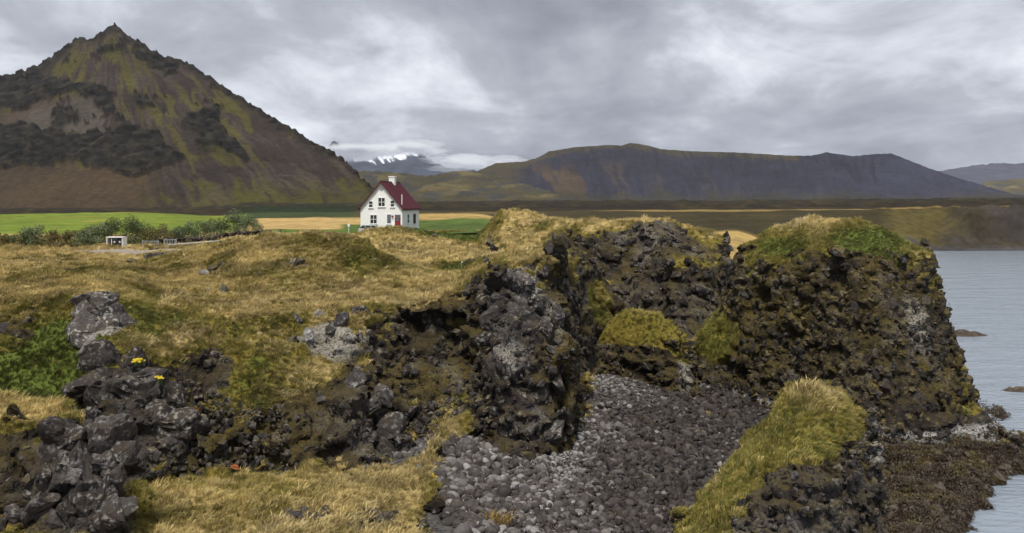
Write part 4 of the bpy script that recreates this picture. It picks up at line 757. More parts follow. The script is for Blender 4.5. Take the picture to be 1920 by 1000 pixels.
m, t, b = newmat('sea_water'); pos = wpos(t); b.inputs['Base Color'].default_value = (.21, .25, .30, 1); b.inputs['Roughness'].default_value = .12; b.inputs['IOR'].default_value = 1.33; b.inputs['Specular IOR Level'].default_value = .5
mpn = N(t, 'ShaderNodeMapping'); mpn.inputs['Scale'].default_value = (.55, 1.25, 1); t.links.new(pos, mpn.inputs[0])
wv = math_(t, 'ADD', noise(t, 1.5, 4, .6, mpn.outputs[0], .4), math_(t, 'MULTIPLY', noise(t, .22, 3, .5, mpn.outputs[0]), 2.2))
bp = N(t, 'ShaderNodeBump', Strength=.75, Distance=.2); t.links.new(wv, bp.inputs['Height']); t.links.new(bp.outputs[0], b.inputs['Normal'])
X, Y = np.meshgrid(np.array([4., 60, 200, 600, 3000]), np.array([20., 60, 150, 300, 900]), indexing='ij'); V, Q = grid_mesh(X, Y, np.zeros_like(X))
tag(link(bpy.data.objects.new('sea', mesh_from('sea', V, Q, m))), 'grey rippled sea in the bay', 'water', kind='structure')
for a, b_, d_, sc3, lab in ((1806, 628, 105, (3.0, 1.4, .75), 'long low black rock awash in the bay beside the stack'), (1912, 733, 74.5, (1.6, .9, .5), 'small black rock breaking the water at the edge of the picture')):
    c = pt(a, b_, d_); X, Y = np.meshgrid(np.linspace(-1, 1, 40), np.linspace(-1, 1, 24), indexing='ij'); rr = X * X + Y * Y
    Z = np.maximum(-.25, (1 - rr) * .9 * (0.65 + .6 * fbm2(X, Y, .45, 3, a)) * (1 - rr > 0) - .25 * (rr > 1)); V, Q = grid_mesh(X * sc3[0] / 1, Y * sc3[1], Z * sc3[2])
    o = link(bpy.data.objects.new('sea_rock', mesh_from('sea_rock', V, Q, MAT_WEED))); o.location = (c[0], c[1], -.05); tag(o, lab, 'rock', 'rocks awash in the bay')

# ------------------------------------------------------------------ middle distance: meadow, fields, lava plain, far shore
def far_mat(name, sc1, sc2, bump=.6, dist=.5, rough=.95):
    m, t, b = newmat(name); pos = wpos(t); A = N(t, 'ShaderNodeAttribute', attribute_name='C')
    c = mixc(t, 1.0, A.outputs['Color'], ramp(t, [(.25, .55), (.5, 1.0), (.75, 1.45)], noise(t, sc1, 7, .65, pos)).outputs[0], 'MULTIPLY')
    c = mixc(t, 1.0, c, ramp(t, [(.3, .75), (.7, 1.25)], noise(t, sc2, 6, .6, pos)).outputs[0], 'MULTIPLY')
    t.links.new(c, b.inputs['Base Color']); b.inputs['Roughness'].default_value = rough; b.inputs['Specular IOR Level'].default_value = .1
    bp = N(t, 'ShaderNodeBump', Strength=bump, Distance=dist); t.links.new(noise(t, sc1, 8, .65, pos), bp.inputs['Height']); t.links.new(bp.outputs[0], b.inputs['Normal']); return m
MID = Field([
 (-700, [(130, 457), (150, 440), (200, 424), (260, 410), (320, 403), (350, 10), (600, 397), (1300, 391)]),
 (0, [(130, 457), (150, 440), (200, 424), (260, 410), (320, 402), (350, 10), (600, 397), (1300, 391)]),
 (250, [(130, 452), (150, 438), (200, 422), (260, 408), (320, 398), (350, 10.4), (600, 395), (1300, 391)]),
 (400, [(130, 449), (150, 436), (200, 424), (260, 413), (320, 405), (350, 9.6), (600, 396), (1300, 389)]),
 (480, [(130, 10.4), (150, 430), (200, 416), (230, 408), (300, 403), (350, 397), (600, 388), (1300, 382)]),
 (690, [(130, 10.7), (150, 430), (200, 416), (230, 408), (300, 403), (350, 396), (600, 386), (1300, 380)]),
 (790, [(130, 10.9), (150, 428), (180, 410), (200, 402), (300, 399), (350, 395), (600, 386), (1300, 379)]),
 (900, [(130, 11.3), (150, 11.6), (180, 404), (200, 402), (300, 400), (350, 396), (600, 387), (1300, 379)]),
 (1000, [(130, 12.5), (150, 11), (180, 9), (230, 8), (300, 402), (350, 395), (600, 386), (1300, 378)]),
 (1100, [(130, 9.5), (150, 8), (180, 8), (230, 428), (280, 408), (320, 396), (600, 385), (1300, 378)]),
 (1300, [(130, 2), (150, 5), (180, 8), (220, 436), (280, 413), (330, 394), (600, 385), (1300, 378)]),
 (1380, [(130, 0), (150, 2), (180, 6), (210, 438), (280, 413), (330, 394), (600, 385), (1300, 378)]),
 (1500, [(130, -2), (150, -2), (180, -1), (235, 2), (280, 412), (320, 394), (600, 385), (1300, 377)]),
 (1690, [(130, -2), (200, -2), (260, -1.5), (277, .2), (290, 425), (315, 393), (600, 381), (1300, 376)]),
 (1760, [(130, -2), (200, -2), (270, -1.5), (279, .2), (288, 1.6), (312, 391), (600, 379), (1300, 376)]),
 (1830, [(130, -2), (200, -2), (270, -1.5), (279, .2), (289, 1.6), (297, 392), (600, 378), (1300, 375)]),
 (2000, [(130, -2), (200, -2), (270, -1.5), (279, .2), (289, 1.6), (297, 391), (600, 377), (1300, 374)]),
 (2600, [(130, -2), (200, -2), (270, -1.5), (279, .2), (289, 1.6), (297, 391), (600, 377), (1300, 374)])])
Ds = np.concatenate([np.linspace(129, 340, 180), np.geomspace(342, 1300, 120)])
X, Y = polar(-420, 2340, 480, Ds); PXM = 960 + F * X / Y; Z = MID(X, Y)
b = Z.copy()
for _ in range(3): c = np.pad(b, 1, mode='edge'); b = (c[:-2, 1:-1] + c[2:, 1:-1] + c[1:-1, :-2] + c[1:-1, 2:] + 2 * c[1:-1, 1:-1]) / 6
lava = smooth(325, 420, Y + 25 * fbm2(X, Y, 60, 2)); Z = b + lava * (1.6 * fbm2(X, Y, 34, 5, 3.1, .6) * smooth(300, 900, Y) + 1.7 * np.abs(fbm2(X, Y, 14, 4, 8)) + 2.2 * fbm2(X, Y, 120, 3, 1.4) * smooth(500, 900, Y))
Z += (1 - lava) * .22 * fbm2(X, Y, 9, 4, 6.1) * (Z > .3); cl = smooth(1740, 1800, PXM) * smooth(284, 289, Y) * smooth(312, 300, Y); Z += cl * 2.2 * fbm2(X, Y, 6, 5, 2.0, .6) + (1 - lava) * smooth(1600, 1700, PXM) * (Z > .6) * .9 * fbm2(X, Y, 8, 4, 3.0, .6)
f1 = fbm2(X, Y, 22, 5, 1.1, .6)[..., None]; f2 = fbm2(X, Y, 60, 4, 4.2)[..., None]
def mx(a, b, w): w = np.clip(w, 0, 1); w = w[..., None] if w.ndim == 2 else w; return a * (1 - w) + np.array(b) * w
C = mx(np.broadcast_to(np.array([.045, .034, .018]), X.shape + (3,)), (.105, .08, .028), smooth(-.15, .6, f1)); C = mx(C, (.035, .03, .022), smooth(.1, .7, f2))
C = mx(C, (.034, .0275, .011), (smooth(200, 215, Y) * smooth(345, 320, Y) * smooth(960, 1060, PXM) * .9))
C = mx(C, (.30, .21, .075), smooth(230, 215, Y + 6 * f2[..., 0]) * smooth(1850, 1500, PXM))
C = mx(C, (.36, .25, .10), smooth(455, 475, PXM) * smooth(690, 680, PXM) * smooth(231, 220, Y + 9 * f1[..., 0]) * (.75 + .35 * np.clip(fbm2(X, Y * 3, 12, 3, 5) + .4, 0, 1)))
C = mx(C, (.034, .048, .016), smooth(430, 460, PXM + 20 * f1[..., 0]) * smooth(690, 660, PXM + 30 * f1[..., 0]) * smooth(228, 234, Y) * smooth(620, 480, Y))
C = mx(C, (.115, .16, .02), smooth(146, 154, Y + 4 * f1[..., 0]) * smooth(330, 318, Y + 9 * f1[..., 0]) * smooth(470, 440, PXM + 14 * f1[..., 0]))
C = mx(C, (.16, .165, .028), smooth(148, 152, Y) * smooth(330, 322, Y) * smooth(470, 440, PXM) * smooth(0, .6, fbm2(X, Y * 2.5, 30, 4, 7)))
C = mx(C, (.062, .092, .02), smooth(630, 650, PXM) * smooth(985, 960, PXM) * smooth(182, 172, Y + 10 * f1[..., 0]))
C = mx(C, (.065, .105, .018), smooth(480, 500, PXM) * smooth(680, 660, PXM) * smooth(152, 145, Y))
C = mx(C, (.075, .06, .02), smooth(1640, 1690, PXM) * smooth(1800, 1760, PXM + 20 * f1[..., 0]) * smooth(279, 286, Y) * smooth(322, 312, Y))
C = mx(C, (.042, .036, .034), cl * (.75 + .5 * f1[..., 0])); C = mx(C, (.05, .046, .046), smooth(286, 282, Y) * (Z > -.5) * smooth(1500, 1600, PXM))
C = mx(C, (.25, .17, .06), smooth(318, 322, Y) * smooth(336, 330, Y) * smooth(1050, 1200, PXM) * .7)
C = C * (1 - .62 * smooth(322, 345, Y + 6 * f1[..., 0]))[..., None]
V, Q = grid_mesh(X, Y, Z)
tag(link(bpy.data.objects.new('plain', mesh_from('plain', V, Q, far_mat('field_and_lava', .35, .06), True, {'C': C.reshape(-1, 3)}))), 'flat fields and dark lava plain reaching to the mountains', 'terrain', kind='structure')
MIDG = Grid(lambda x, y: MID(x, y), -160, 60, 128, 240, .5)
def groundz(x, y): return float(HEAD(x, y)) if y < 135 else float(MIDG(x, y))

# ------------------------------------------------------------------ mountains
def inpoly(px, py, poly):
    r = np.zeros(px.shape, bool); n = len(poly)
    for i in range(n):
        (x1, y1), (x2, y2) = poly[i], poly[(i + 1) % n]
        c = ((y1 > py) != (y2 > py)) & (px < (x2 - x1) * (py - y1) / ((y2 - y1) or 1e-9) + x1); r ^= c
    return r
def mountain(name, crest, base_py, Db, Dc, Dk, npx, nr, label, paint, rough, prof=1.1, jag=0.0, mat=None, sc_=50.0, tint=(1, 1, 1)):
    cx, cyy = zip(*crest); px = np.linspace(cx[0], cx[-1], npx); cp = np.interp(px, cx, cyy); hf = np.clip((base_py - cp) / (base_py - min(cyy)), 0, 1)
    dc = Db + (Dc - Db) * (0.12 + 0.88 * hf); zc = CAMZ - (cp - HY) * dc / F; jg = (jag * fbm2(px, px * 0, 9.0, 4, 2.2))[:, None]; zb = CAMZ - (base_py - HY) * Db / F
    t = np.concatenate([np.linspace(0, 1, nr), np.linspace(1.04, 1.6, nr // 5)]); T, PX = np.meshgrid(t, px); u = (PX - 960) / F
    DC = dc[:, None]; Y = np.where(T <= 1, Db + (DC - Db) * T, DC + (Dk - DC) * (T - 1) / .6); ZC = zc[:, None]
    Z = np.where(T <= 1, zb + (ZC - zb) * np.clip(T, 0, 1) ** prof, ZC + (zb - 30 - ZC) * np.clip((T - 1) / .6, 0, 1) ** .9); X = u * Y
    PY = HY + F * (CAMZ - Z) / Y
    col, push = paint(PX, PY, T, X, Y, Z, cp[:, None]); w = np.minimum(1, np.minimum(T / .08, 1)) * np.where(T > 1, .5, 1)
    Z = Z + w * (rough * fbm2(X, Y, sc_, 5, 3.3, .55) * smooth(1.0, .93, T) + push + jg * smooth(.86, 1., T)); Y = Y - w * push * .9
    V, Q = grid_mesh(X, Y, Z)
    o = link(bpy.data.objects.new(name, mesh_from(name, V, Q, mat, True, {'C': np.clip(col * np.array(tint), 0, 1).reshape(-1, 3)}))); tag(o, label, 'mountain', kind='structure'); return o
MAT_MTN = far_mat('mountain_scree', .13, .012, .8, 2.2)
def paint_cone(PX, PY, T, X, Y, Z, cp):
    wob = 20 * fbm2(X, Z * 1.5, 40, 5, 1, .6); qx, qy = PX + wob, PY + 15 * fbm2(X, Z * 1.5, 40, 4, 9)
    ang = np.arctan2(PX - 200, np.maximum(PY - 5, 1)); rad = np.hypot(PX - 200, PY - 5)
    st = fbm(P3((ang + .05 * fbm2(X, Z, 90, 3, 4)).ravel() * 11, rad.ravel() / 75, 1.5), 5, .6).reshape(PX.shape); st2 = fbm(P3((ang + .05 * fbm2(X, Z, 90, 3, 4)).ravel() * 34, rad.ravel() / 70, 5.5), 4, .6).reshape(PX.shape); n3 = fbm2(X, Z * 1.3, 60, 4, 6)
    c = mx(np.broadcast_to(np.array([.052, .041, .040]), PX.shape + (3,)), (.098, .078, .068), smooth(-.4, .5, st2))
    moss = smooth(-.05, .35, st + .35 * n3 + .25 * st2 + .12 - .35 * smooth(200, 300, PY) * smooth(330, 480, PX)); c = mx(c, (.115, .107, .028), moss * .85 * smooth(.97, .9, T)); c = mx(c, (.125, .11, .033), moss * smooth(.0, .6, st2) * .4)
    c = mx(c, (.105, .102, .024), smooth(330, 385, PY + 20 * st) * smooth(260, 420, PX) * smooth(-.3, .3, st2 + .4)); c = mx(c, (.095, .068, .045), smooth(290, 330, qy) * smooth(330, 230, qx))
    grey = inpoly(qx, qy, [(-60, 262), (0, 235), (100, 192), (175, 178), (203, 208), (205, 255), (120, 248), (60, 240), (0, 256)]); c = mx(c, (.125, .112, .106), grey * .9)
    brown = inpoly(qx, qy, [(-60, 240), (0, 210), (90, 190), (170, 176), (100, 196), (0, 240)]); c = mx(c, (.11, .085, .07), brown * 1.)
    rk = np.zeros(PX.shape)
    for poly in ([(-60, 240), (0, 232), (60, 236), (120, 262), (200, 250), (230, 230), (300, 256), (342, 288), (330, 305), (240, 328), (200, 318), (140, 298), (60, 308), (-60, 318)], [(350, 205), (400, 203), (422, 240), (467, 290), (462, 306), (420, 285), (380, 268), (352, 240)],
                 [(-60, 150), (30, 150), (100, 143), (130, 158), (200, 168), (222, 200), (205, 215), (180, 185), (120, 174), (80, 188), (40, 197), (-60, 205)], [(190, 205), (222, 190), (222, 215), (195, 225)], [(250, 80), (300, 110), (330, 140), (300, 150), (265, 115)]): rk = np.maximum(rk, inpoly(qx, qy, poly))
    rk = np.maximum(rk, smooth(16, 4, PY - cp + 6 * n3) * .8 * (T <= 1)); rk = np.maximum(rk, smooth(.38, .5, n3 + .3 * st2) * (T < .96) * smooth(330, 250, PY) * smooth(560, 400, PX))
    k = smooth(-.2, .5, fbm2(X, Z * 2, 18, 4, 2)); rc3 = mx(np.broadcast_to(np.array([.022, .020, .019]), PX.shape + (3,)), (.056, .049, .041), k); c = mx(c, rc3, rk)
    vor = voronoi(P3(X / 11, Y / 11, Z / 9)); return c, rk * (1 + 6.5 * (RND[vor[2]][:, 3].reshape(PX.shape))) * (T <= .99) + .6 * st2 * (T < .97)
mountain('cone_mountain', [(-420, 330), (-250, 250), (-120, 190), (0, 146), (60, 130), (100, 107), (140, 78), (148, 71), (158, 70), (164, 77), (190, 64), (200, 52), (206, 48), (218, 47), (228, 55), (240, 68), (262, 79), (285, 95), (312, 108), (335, 111), (360, 121), (380, 138), (400, 149), (430, 172), (460, 190), (500, 215), (540, 238), (580, 265), (620, 287), (640, 298), (670, 328), (690, 348), (720, 372), (770, 392)],
  394, 1000, 1500, 2000, 480, 265, 'steep cone-shaped mountain with mossy scree and dark crags', paint_cone, 2.4, 1.12, 2.2, MAT_MTN, tint=(.46, .435, .38))
def paint_table(PX, PY, T, X, Y, Z, cp):
    n3 = fbm2(X, Z, 70, 4, 3); st = fbm(P3((PX + (PY - 280) * -.25 + 8 * n3).ravel() / 14, PY.ravel() / 60, 3.), 5, .6).reshape(PX.shape); st2 = fbm(P3((PX + (PY - 280) * -.3 + 14 * n3).ravel() / 45, PY.ravel() / 160, 8.), 4, .6).reshape(PX.shape); n3 = fbm2(X, Z, 70, 4, 3)
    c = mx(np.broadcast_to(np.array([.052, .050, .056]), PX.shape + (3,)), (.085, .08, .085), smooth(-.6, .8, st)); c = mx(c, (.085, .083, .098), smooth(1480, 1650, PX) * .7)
    c = mx(c, (.18, .12, .05), smooth(.12, .45, st2 + .3 * n3) * smooth(1420, 1050, PX) * smooth(292, 330, PY) * .85); c = mx(c, (.125, .10, .045), smooth(1010, 930, PX + 30 * n3)); c = mx(c, (.10, .09, .035), smooth(355, 375, PY + 10 * n3) * .7)
    c = mx(c, (.13, .105, .04), smooth(13, 5, PY - cp + 5 * n3) * (PX < 1500) * .9); up = smooth(40, 15, np.abs(PY - cp - 26)) * smooth(1000, 1080, PX) * smooth(1690, 1640, PX)
    c = mx(c, (.03, .029, .032), up * smooth(-.1, .4, st) * .7); return c, 1.5 * st * smooth(.99, .9, T) * smooth(.05, .3, T) + 3 * st2 * smooth(.98, .9, T)
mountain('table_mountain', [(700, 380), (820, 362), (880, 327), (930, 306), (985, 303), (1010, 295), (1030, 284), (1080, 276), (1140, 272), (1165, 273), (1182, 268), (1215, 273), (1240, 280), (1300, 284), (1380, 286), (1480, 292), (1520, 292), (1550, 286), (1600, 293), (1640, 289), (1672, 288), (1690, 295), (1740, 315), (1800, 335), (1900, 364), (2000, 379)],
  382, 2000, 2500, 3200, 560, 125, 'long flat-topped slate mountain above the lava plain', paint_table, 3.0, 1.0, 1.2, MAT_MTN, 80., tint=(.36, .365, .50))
def paint_hill(PX, PY, T, X, Y, Z, cp):
    n3 = fbm2(X, Z * 6, 160, 5, 3, .6); n4 = fbm2(X, Z * 4, 60, 4, 5, .6); c = mx(np.broadcast_to(np.array([.075, .064, .03]), PX.shape + (3,)), (.16, .125, .05), smooth(-.1, .6, n3)); c = mx(c, (.06, .056, .05), smooth(.1, .5, n4)); return c, 6 * n3 * smooth(1, .9, T)
mountain('foothill', [(560, 352), (640, 322), (700, 321), (760, 325), (800, 331), (850, 322), (880, 321), (930, 330), (1000, 350), (1100, 381)], 383, 1700, 2300, 2900, 220, 90, 'olive moorland rising behind the white house', paint_hill, 5.0, .9, 3, MAT_MTN, 120., tint=(.6, .6, .62))
def paint_snow(PX, PY, T, X, Y, Z, cp):
    n3 = fbm2(X, Z * 2.0, 260, 5, 3, .6); st = fbm(P3((PX - PY * .9).ravel() / 9, PY.ravel() / 40, 2), 4, .6).reshape(PX.shape); c = np.broadcast_to(np.array([.045, .052, .075]), PX.shape + (3,))
    s = smooth(299, 286, PY + 12 * n3 + 14 * st); s = np.maximum(s, smooth(700, 670, PX) * smooth(296, 280, PY)); c = mx(c, (.60, .63, .69), s); pk = smooth(300, 288, PY + 8 * st) * smooth(670, 650, PX); return mx(c, (.05, .05, .06), pk), 12 * n3
mountain('snow_mountain', [(540, 330), (590, 306), (607, 287), (616, 274), (624, 266), (634, 269), (648, 286), (670, 303), (690, 300), (715, 292), (740, 290), (765, 285), (785, 288), (800, 295), (815, 304), (840, 314), (870, 320), (900, 322), (960, 332)], 336, 5200, 6200, 7200, 320, 110, 'distant snow-streaked mountain with its summit in cloud', paint_snow, 10., .9, 6, far_mat('snowfield', .01, .003, .3, 5.), 300.)
def paint_blue(PX, PY, T, X, Y, Z, cp): n3 = fbm2(X, Z * 4, 250, 4, 3); return mx(np.broadcast_to(np.array([.06, .062, .085]), PX.shape + (3,)), (.11, .095, .07), smooth(-.1, .5, n3) * smooth(325, 345, PY)), 5 * n3
mountain('far_hill', [(1700, 335), (1770, 319), (1800, 314), (1850, 308), (1880, 306), (1905, 308), (1960, 300), (2060, 290), (2200, 320), (2300, 345)], 350, 4200, 5000, 5800, 160, 60, 'distant bluish hill beyond the table mountain', paint_blue, 6., .9, 4, MAT_MTN, 200.)
mountain('far_slope', [(1780, 380), (1850, 340), (1900, 336), (1960, 332), (2100, 325), (2300, 352)], 382, 2700, 3300, 3900, 120, 50, 'pale moorland slope at the end of the table mountain', paint_hill, 5., .9, 3, MAT_MTN, 120.)
print('far', round(time.time() - T0, 1))

# ------------------------------------------------------------------ house
M_WALL = plain('white_render', (.83, .83, .81), .8, .2, .05, 3.0); M_ROOF = plain('dark_red_sheet', (.08, .022, .032), .75, .12, .18, 2.5); M_TRIM = plain('white_paint', (.8, .8, .79), .6, .3, .04)
M_BARGE = plain('dark_red_board', (.085, .018, .025), .6, .3, .15); M_GLASS = plain('window_glass', (.022, .026, .032), .08, .6, .3, 1.0); M_GLASS2 = plain('pale_window_glass', (.10, .13, .15), .12, .6, .2, 1.0)
M_DOOR = plain('red_door', (.24, .022, .028), .5, .35, .1); M_GREY = plain('weathered_metal', (.30, .31, .32), .5, .4, .15); M_DGREY = plain('dark_plastic', (.03, .032, .034), .5, .4, .15); M_CONC = plain('pale_concrete', (.42, .41, .38), .9, .1, .15); M_WOOD = plain('grey_timber', (.30, .26, .21), .9, .1, .25, 9.)
hx = pt(676, 0, 140); house = tag(empty('white_house', (hx[0], 140, 10.55), math.radians(-14)), 'white gabled house with a dark red roof on the grassy headland', 'house')
W_, L_, EH, RH = 7.0, 7.6, 4.25, 8.2
MB().prism([(0, -.8), (W_, -.8), (W_, EH), (W_ / 2, RH), (0, EH)], 0, L_).build('wall', M_WALL, house)
MB().box((W_ / 2, L_ / 2, .12), (W_ + .12, L_ + .12, .5)).build('plinth', M_CONC, house)
sl = math.atan2(RH - EH, W_ / 2); ov = .32
for sx in (-1, 1):
    ex, ez = W_ / 2 + sx * (W_ / 2 + ov), EH - ov * math.tan(sl); th = .14
    rf = MB().prism([(W_ / 2, RH + .03), (ex, ez + .03), (ex, ez + .03 + th), (W_ / 2, RH + .03 + th)], -.3, L_ + .3).build('roof', M_ROOF, house)
    for k in range(1, 13):
        yy = -.3 + k * (L_ + .6) / 13; MB().prism([(W_ / 2 + sx * .05, RH + th), (ex, ez + .02 + th), (ex, ez + .075 + th), (W_ / 2 + sx * .05, RH + th + .055)], yy - .025, yy + .025).build('roof_rib', M_ROOF, rf)
    MB().prism([(W_ / 2, RH - .12), (ex, ez - .12), (ex, ez + .14), (W_ / 2, RH + .14)], -.36, -.3).build('barge_board', M_BARGE, house)
    MB().box((ex + sx * .05, L_ / 2, ez), (.12, L_ + .5, .12)).build('gutter', M_BARGE, house)
MB().box((W_ / 2, L_ / 2, RH + .17), (.22, L_ + .6, .08)).build('ridge_cap', M_ROOF, house)
ch = MB().box((3.55, 4.6, 8.35), (.95, .75, 1.7)).build('chimney', M_WALL, house); MB().box((3.55, 4.6, 9.2), (1.1, .9, .16)).build('chimney_cap', M_TRIM, ch)
pp_ = MB().tube((6.75, .5, 4.3), (6.75, .5, 6.3), .07).build('vent_pipe', M_TRIM, house)
def window(s0, s1, h0, h1, side=False, nx=2, nz=2, glass=M_GLASS, frame=M_TRIM, name='window'):
    def B(a, b, c0, c1, d0, d1): return MB().box((((a + b) / 2), -(d0 + d1) / 2, (c0 + c1) / 2), (b - a, d1 - d0, c1 - c0)) if not side else MB().box((W_ + (d0 + d1) / 2, (a + b) / 2, (c0 + c1) / 2), (d1 - d0, b - a, c1 - c0))
    f = .09; root = B(s0, s1, h0, h1, .0, .03).build(name, glass, house)
    for a, b, c, d in ((s0 - f, s0, h0 - f, h1 + f), (s1, s1 + f, h0 - f, h1 + f), (s0, s1, h1, h1 + f), (s0, s1, h0 - f, h0)): B(a, b, c, d, -.01, .07).build('frame', frame, root)
    for k in range(1, nx): xm = s0 + (s1 - s0) * k / nx; B(xm - .035, xm + .035, h0, h1, .028, .055).build('mullion', frame, root)
    for k in range(1, nz): zm = h0 + (h1 - h0) * k / nz; B(s0, s1, zm - .035, zm + .035, .027, .053).build('mullion', frame, root)
    B(s0 - .14, s1 + .14, h0 - f - .07, h0 - f, -.01, .14).build('sill', M_TRIM, root); return root
window(3.05, 4.1, 4.45, 5.75); window(1.45, 2.05, 4.3, 5.2, nx=1); window(5.1, 5.7, 4.4, 5.3, nx=1); window(1.7, 2.75, 1.75, 3.05); window(4.5, 5.15, 1.75, 3.15, glass=M_GLASS2, nx=1, nz=1)
window(2.2, 3.0, 1.8, 3.1, True, 1, 2, M_GLASS2); window(5.0, 5.85, 1.7, 3.1, True, 1, 1, M_GLASS, M_BARGE)
v = MB(); v.add([(3.55 + .32 * math.cos(a * math.pi / 4), -.04, 7.15 + .32 * math.sin(a * math.pi / 4)) for a in range(8)] + [(3.55 + .32 * math.cos(a * math.pi / 4), .02, 7.15 + .32 * math.sin(a * math.pi / 4)) for a in range(8)], [tuple(range(8))] + [(k, (k + 1) % 8, 8 + (k + 1) % 8, 8 + k) for k in range(8)]); v.build('attic_vent', M_GREY, house)
dr = MB().box((6.25, -.02, 1.85), (.95, .06, 1.7)).build('door', M_DOOR, house); MB().box((6.25, -.015, 2.92), (.95, .05, .42)).build('fanlight', M_GLASS2, dr); MB().box((6.25, -.06, 2.35), (.5, .03, .5)).build('pane', M_GLASS2, dr); MB().box((5.87, -.08, 1.75), (.05, .06, .16)).build('handle', M_GREY, dr)
for k in range(4): MB().box((6.25, -.3 - .3 * (3 - k) / 1.0, .25 + .25 * k - .2), (1.5, .62, .25)).build('step', M_CONC, house)
MB().box((5.4, -.55, .75), (.14, 1.2, 1.1)).build('step_wall', M_WALL, house); MB().box((5.42, -.12, 2.9), (.3, .22, .22)).build('porch_lamp', M_DOOR, house)

# ------------------------------------------------------------------ parked car
M_CAR = plain('silver_car_paint', (.55, .57, .60), .3, .5, .03, 1., .35); M_TYRE = plain('tyre_rubber', (.02, .02, .02), .9, .1)
cz = groundz(pt(698, 0, 136.5)[0], 136.5); car = tag(empty('parked_car', (pt(699, 0, 136.5)[0], 136.5, 10.62), math.radians(-6)), 'silver hatchback parked in front of the white house', 'car')
MB().prism([(-2.05, .3), (2.05, .3), (2.1, .62), (1.95, .82), (1.0, .95), (-2.0, .98), (-2.1, .7)], -.82, .82).build('body', M_CAR, car, bevel=.05)
cab = MB(); cab.v = [(-1.9, -.76, .95), (1.05, -.76, .93), (.35, -.6, 1.44), (-1.5, -.6, 1.46), (-1.9, .76, .95), (1.05, .76, .93), (.35, .6, 1.44), (-1.5, .6, 1.46)]; cab.f = [(0, 1, 2, 3), (7, 6, 5, 4), (1, 5, 6, 2), (4, 0, 3, 7), (0, 4, 5, 1), (3, 2, 6, 7)]; cab.build('windows', M_GLASS, car)
MB().prism([(-1.55, 1.44), (.4, 1.42), (.2, 1.49), (-1.35, 1.52)], -.62, .62).build('roof', M_CAR, car, bevel=.02)
for yy in (-.79, .79):
    for xa, xb in ((-.1, .02), (-1.0, -.9)): MB().prism([(xa, .95), (xb, .95), (xb - .05, 1.43), (xa - .05, 1.43)], yy * .98 - .02, yy * .98 + .02).build('pillar', M_CAR, car)
for xx in (-1.3, 1.3):
    for yy in (-.78, .78): wh = MB().tube((xx, yy - .1, .32), (xx, yy + .1, .32), .32, n=18).build('wheel', M_TYRE, car); MB().tube((xx, yy - .11, .32), (xx, yy + .11, .32), .19, n=12).build('rim', M_GREY, wh)
for yy in (-.6, .6): MB().box((2.03, yy, .68), (.12, .3, .14)).build('headlight', M_GLASS2, car); MB().box((-2.06, yy, .75), (.1, .25, .18)).build('tail_light', M_DOOR, car)

# ------------------------------------------------------------------ bin shelter, bins, gates, footbridge, posts
def gpos(px, D): x = (px - 960) / F * D; return (x, D, groundz(x, D))
bsx = gpos(219, 116); sh_ = tag(empty('bin_shelter', bsx, math.radians(-6)), 'pale three-sided bin shelter beside the gravel turning place', 'shelter')
MB().box((-1.05, 0, .7), (.1, 1.1, 1.5)).build('side_panel', M_TRIM, sh_); MB().box((1.05, 0, .7), (.1, 1.1, 1.5)).build('side_panel', M_TRIM, sh_); MB().box((0, .5, .7), (2.0, .08, 1.48)).build('back_panel', M_TRIM, sh_); MB().box((0, -.02, 1.48), (2.3, 1.2, .09)).build('roof', M_TRIM, sh_); MB().box((-.42, -.5, .7), (.08, .06, 1.4)).build('post', M_TRIM, sh_)
for k, (dx, lab) in enumerate(((-.02, 'dark waste bin standing on the left inside the pale shelter'), (.68, 'dark waste bin standing on the right inside the pale shelter'))):
    bn_ = tag(empty('waste_bin', (bsx[0] + dx - .02, bsx[1] - .15, bsx[2]), math.radians(-6)), lab, 'bin', 'waste bins in the shelter'); bn_.scale = (1.2, 1.1, 1.22)
    bo = MB(); bo.v = [(-.25, -.28, .05), (.25, -.28, .05), (.25, .28, .05), (-.25, .28, .05), (-.3, -.36, 1.0), (.3, -.36, 1.0), (.3, .33, 1.0), (-.3, .33, 1.0)]; bo.f = [(3, 2, 1, 0), (4, 5, 6, 7), (0, 1, 5, 4), (1, 2, 6, 5), (2, 3, 7, 6), (3, 0, 4, 7)]; bo.build('body', M_DGREY, bn_)
    MB().prism([(-.38, 1.0), (.36, 1.0), (.33, 1.1), (-.34, 1.06)], -.32, .32, 'x').build('lid', M_DGREY, bn_); MB().box((0, -.335, .72), (.16, .02, .14)).build('sticker', M_TRIM, bn_)
    for w in (-.2, .2): MB().tube((w - .04, .3, .1), (w + .04, .3, .1), .1, n=10).build('wheel', M_TYRE, bn_)
def gate(px, D, w, h, nb, lab, rz=0.):
    g_ = tag(empty('metal_gate', gpos(px, D), math.radians(rz)), lab, 'gate', 'metal gates by the footbridge')
    for sx in (-1, 1): MB().box((sx * w / 2, 0, h / 2), (.11, .11, h)).build('post', M_GREY, g_)
    for zz_ in (.15, h - .1): MB().box((0, 0, zz_), (w - .12, .06, .07)).build('rail', M_GREY, g_)
    for k in range(nb): MB().box((-w / 2 + w * (k + 1) / (nb + 1), 0, h / 2), (.045, .04, h - .32)).build('bar', M_GREY, g_)
gate(282, 116.5, 2.1, 1.0, 8, 'long low grey metal gate beside the gravel', -4); gate(319, 116, 1.5, 1.15, 6, 'short grey metal gate at the end of the footbridge', 6)
fa, fb = np.array(gpos(322, 115.5)), np.array(gpos(442, 126)); fa[2] = CAMZ - (459 - HY) * 115.5 / F; fb[2] = CAMZ - (449.5 - HY) * 126 / F
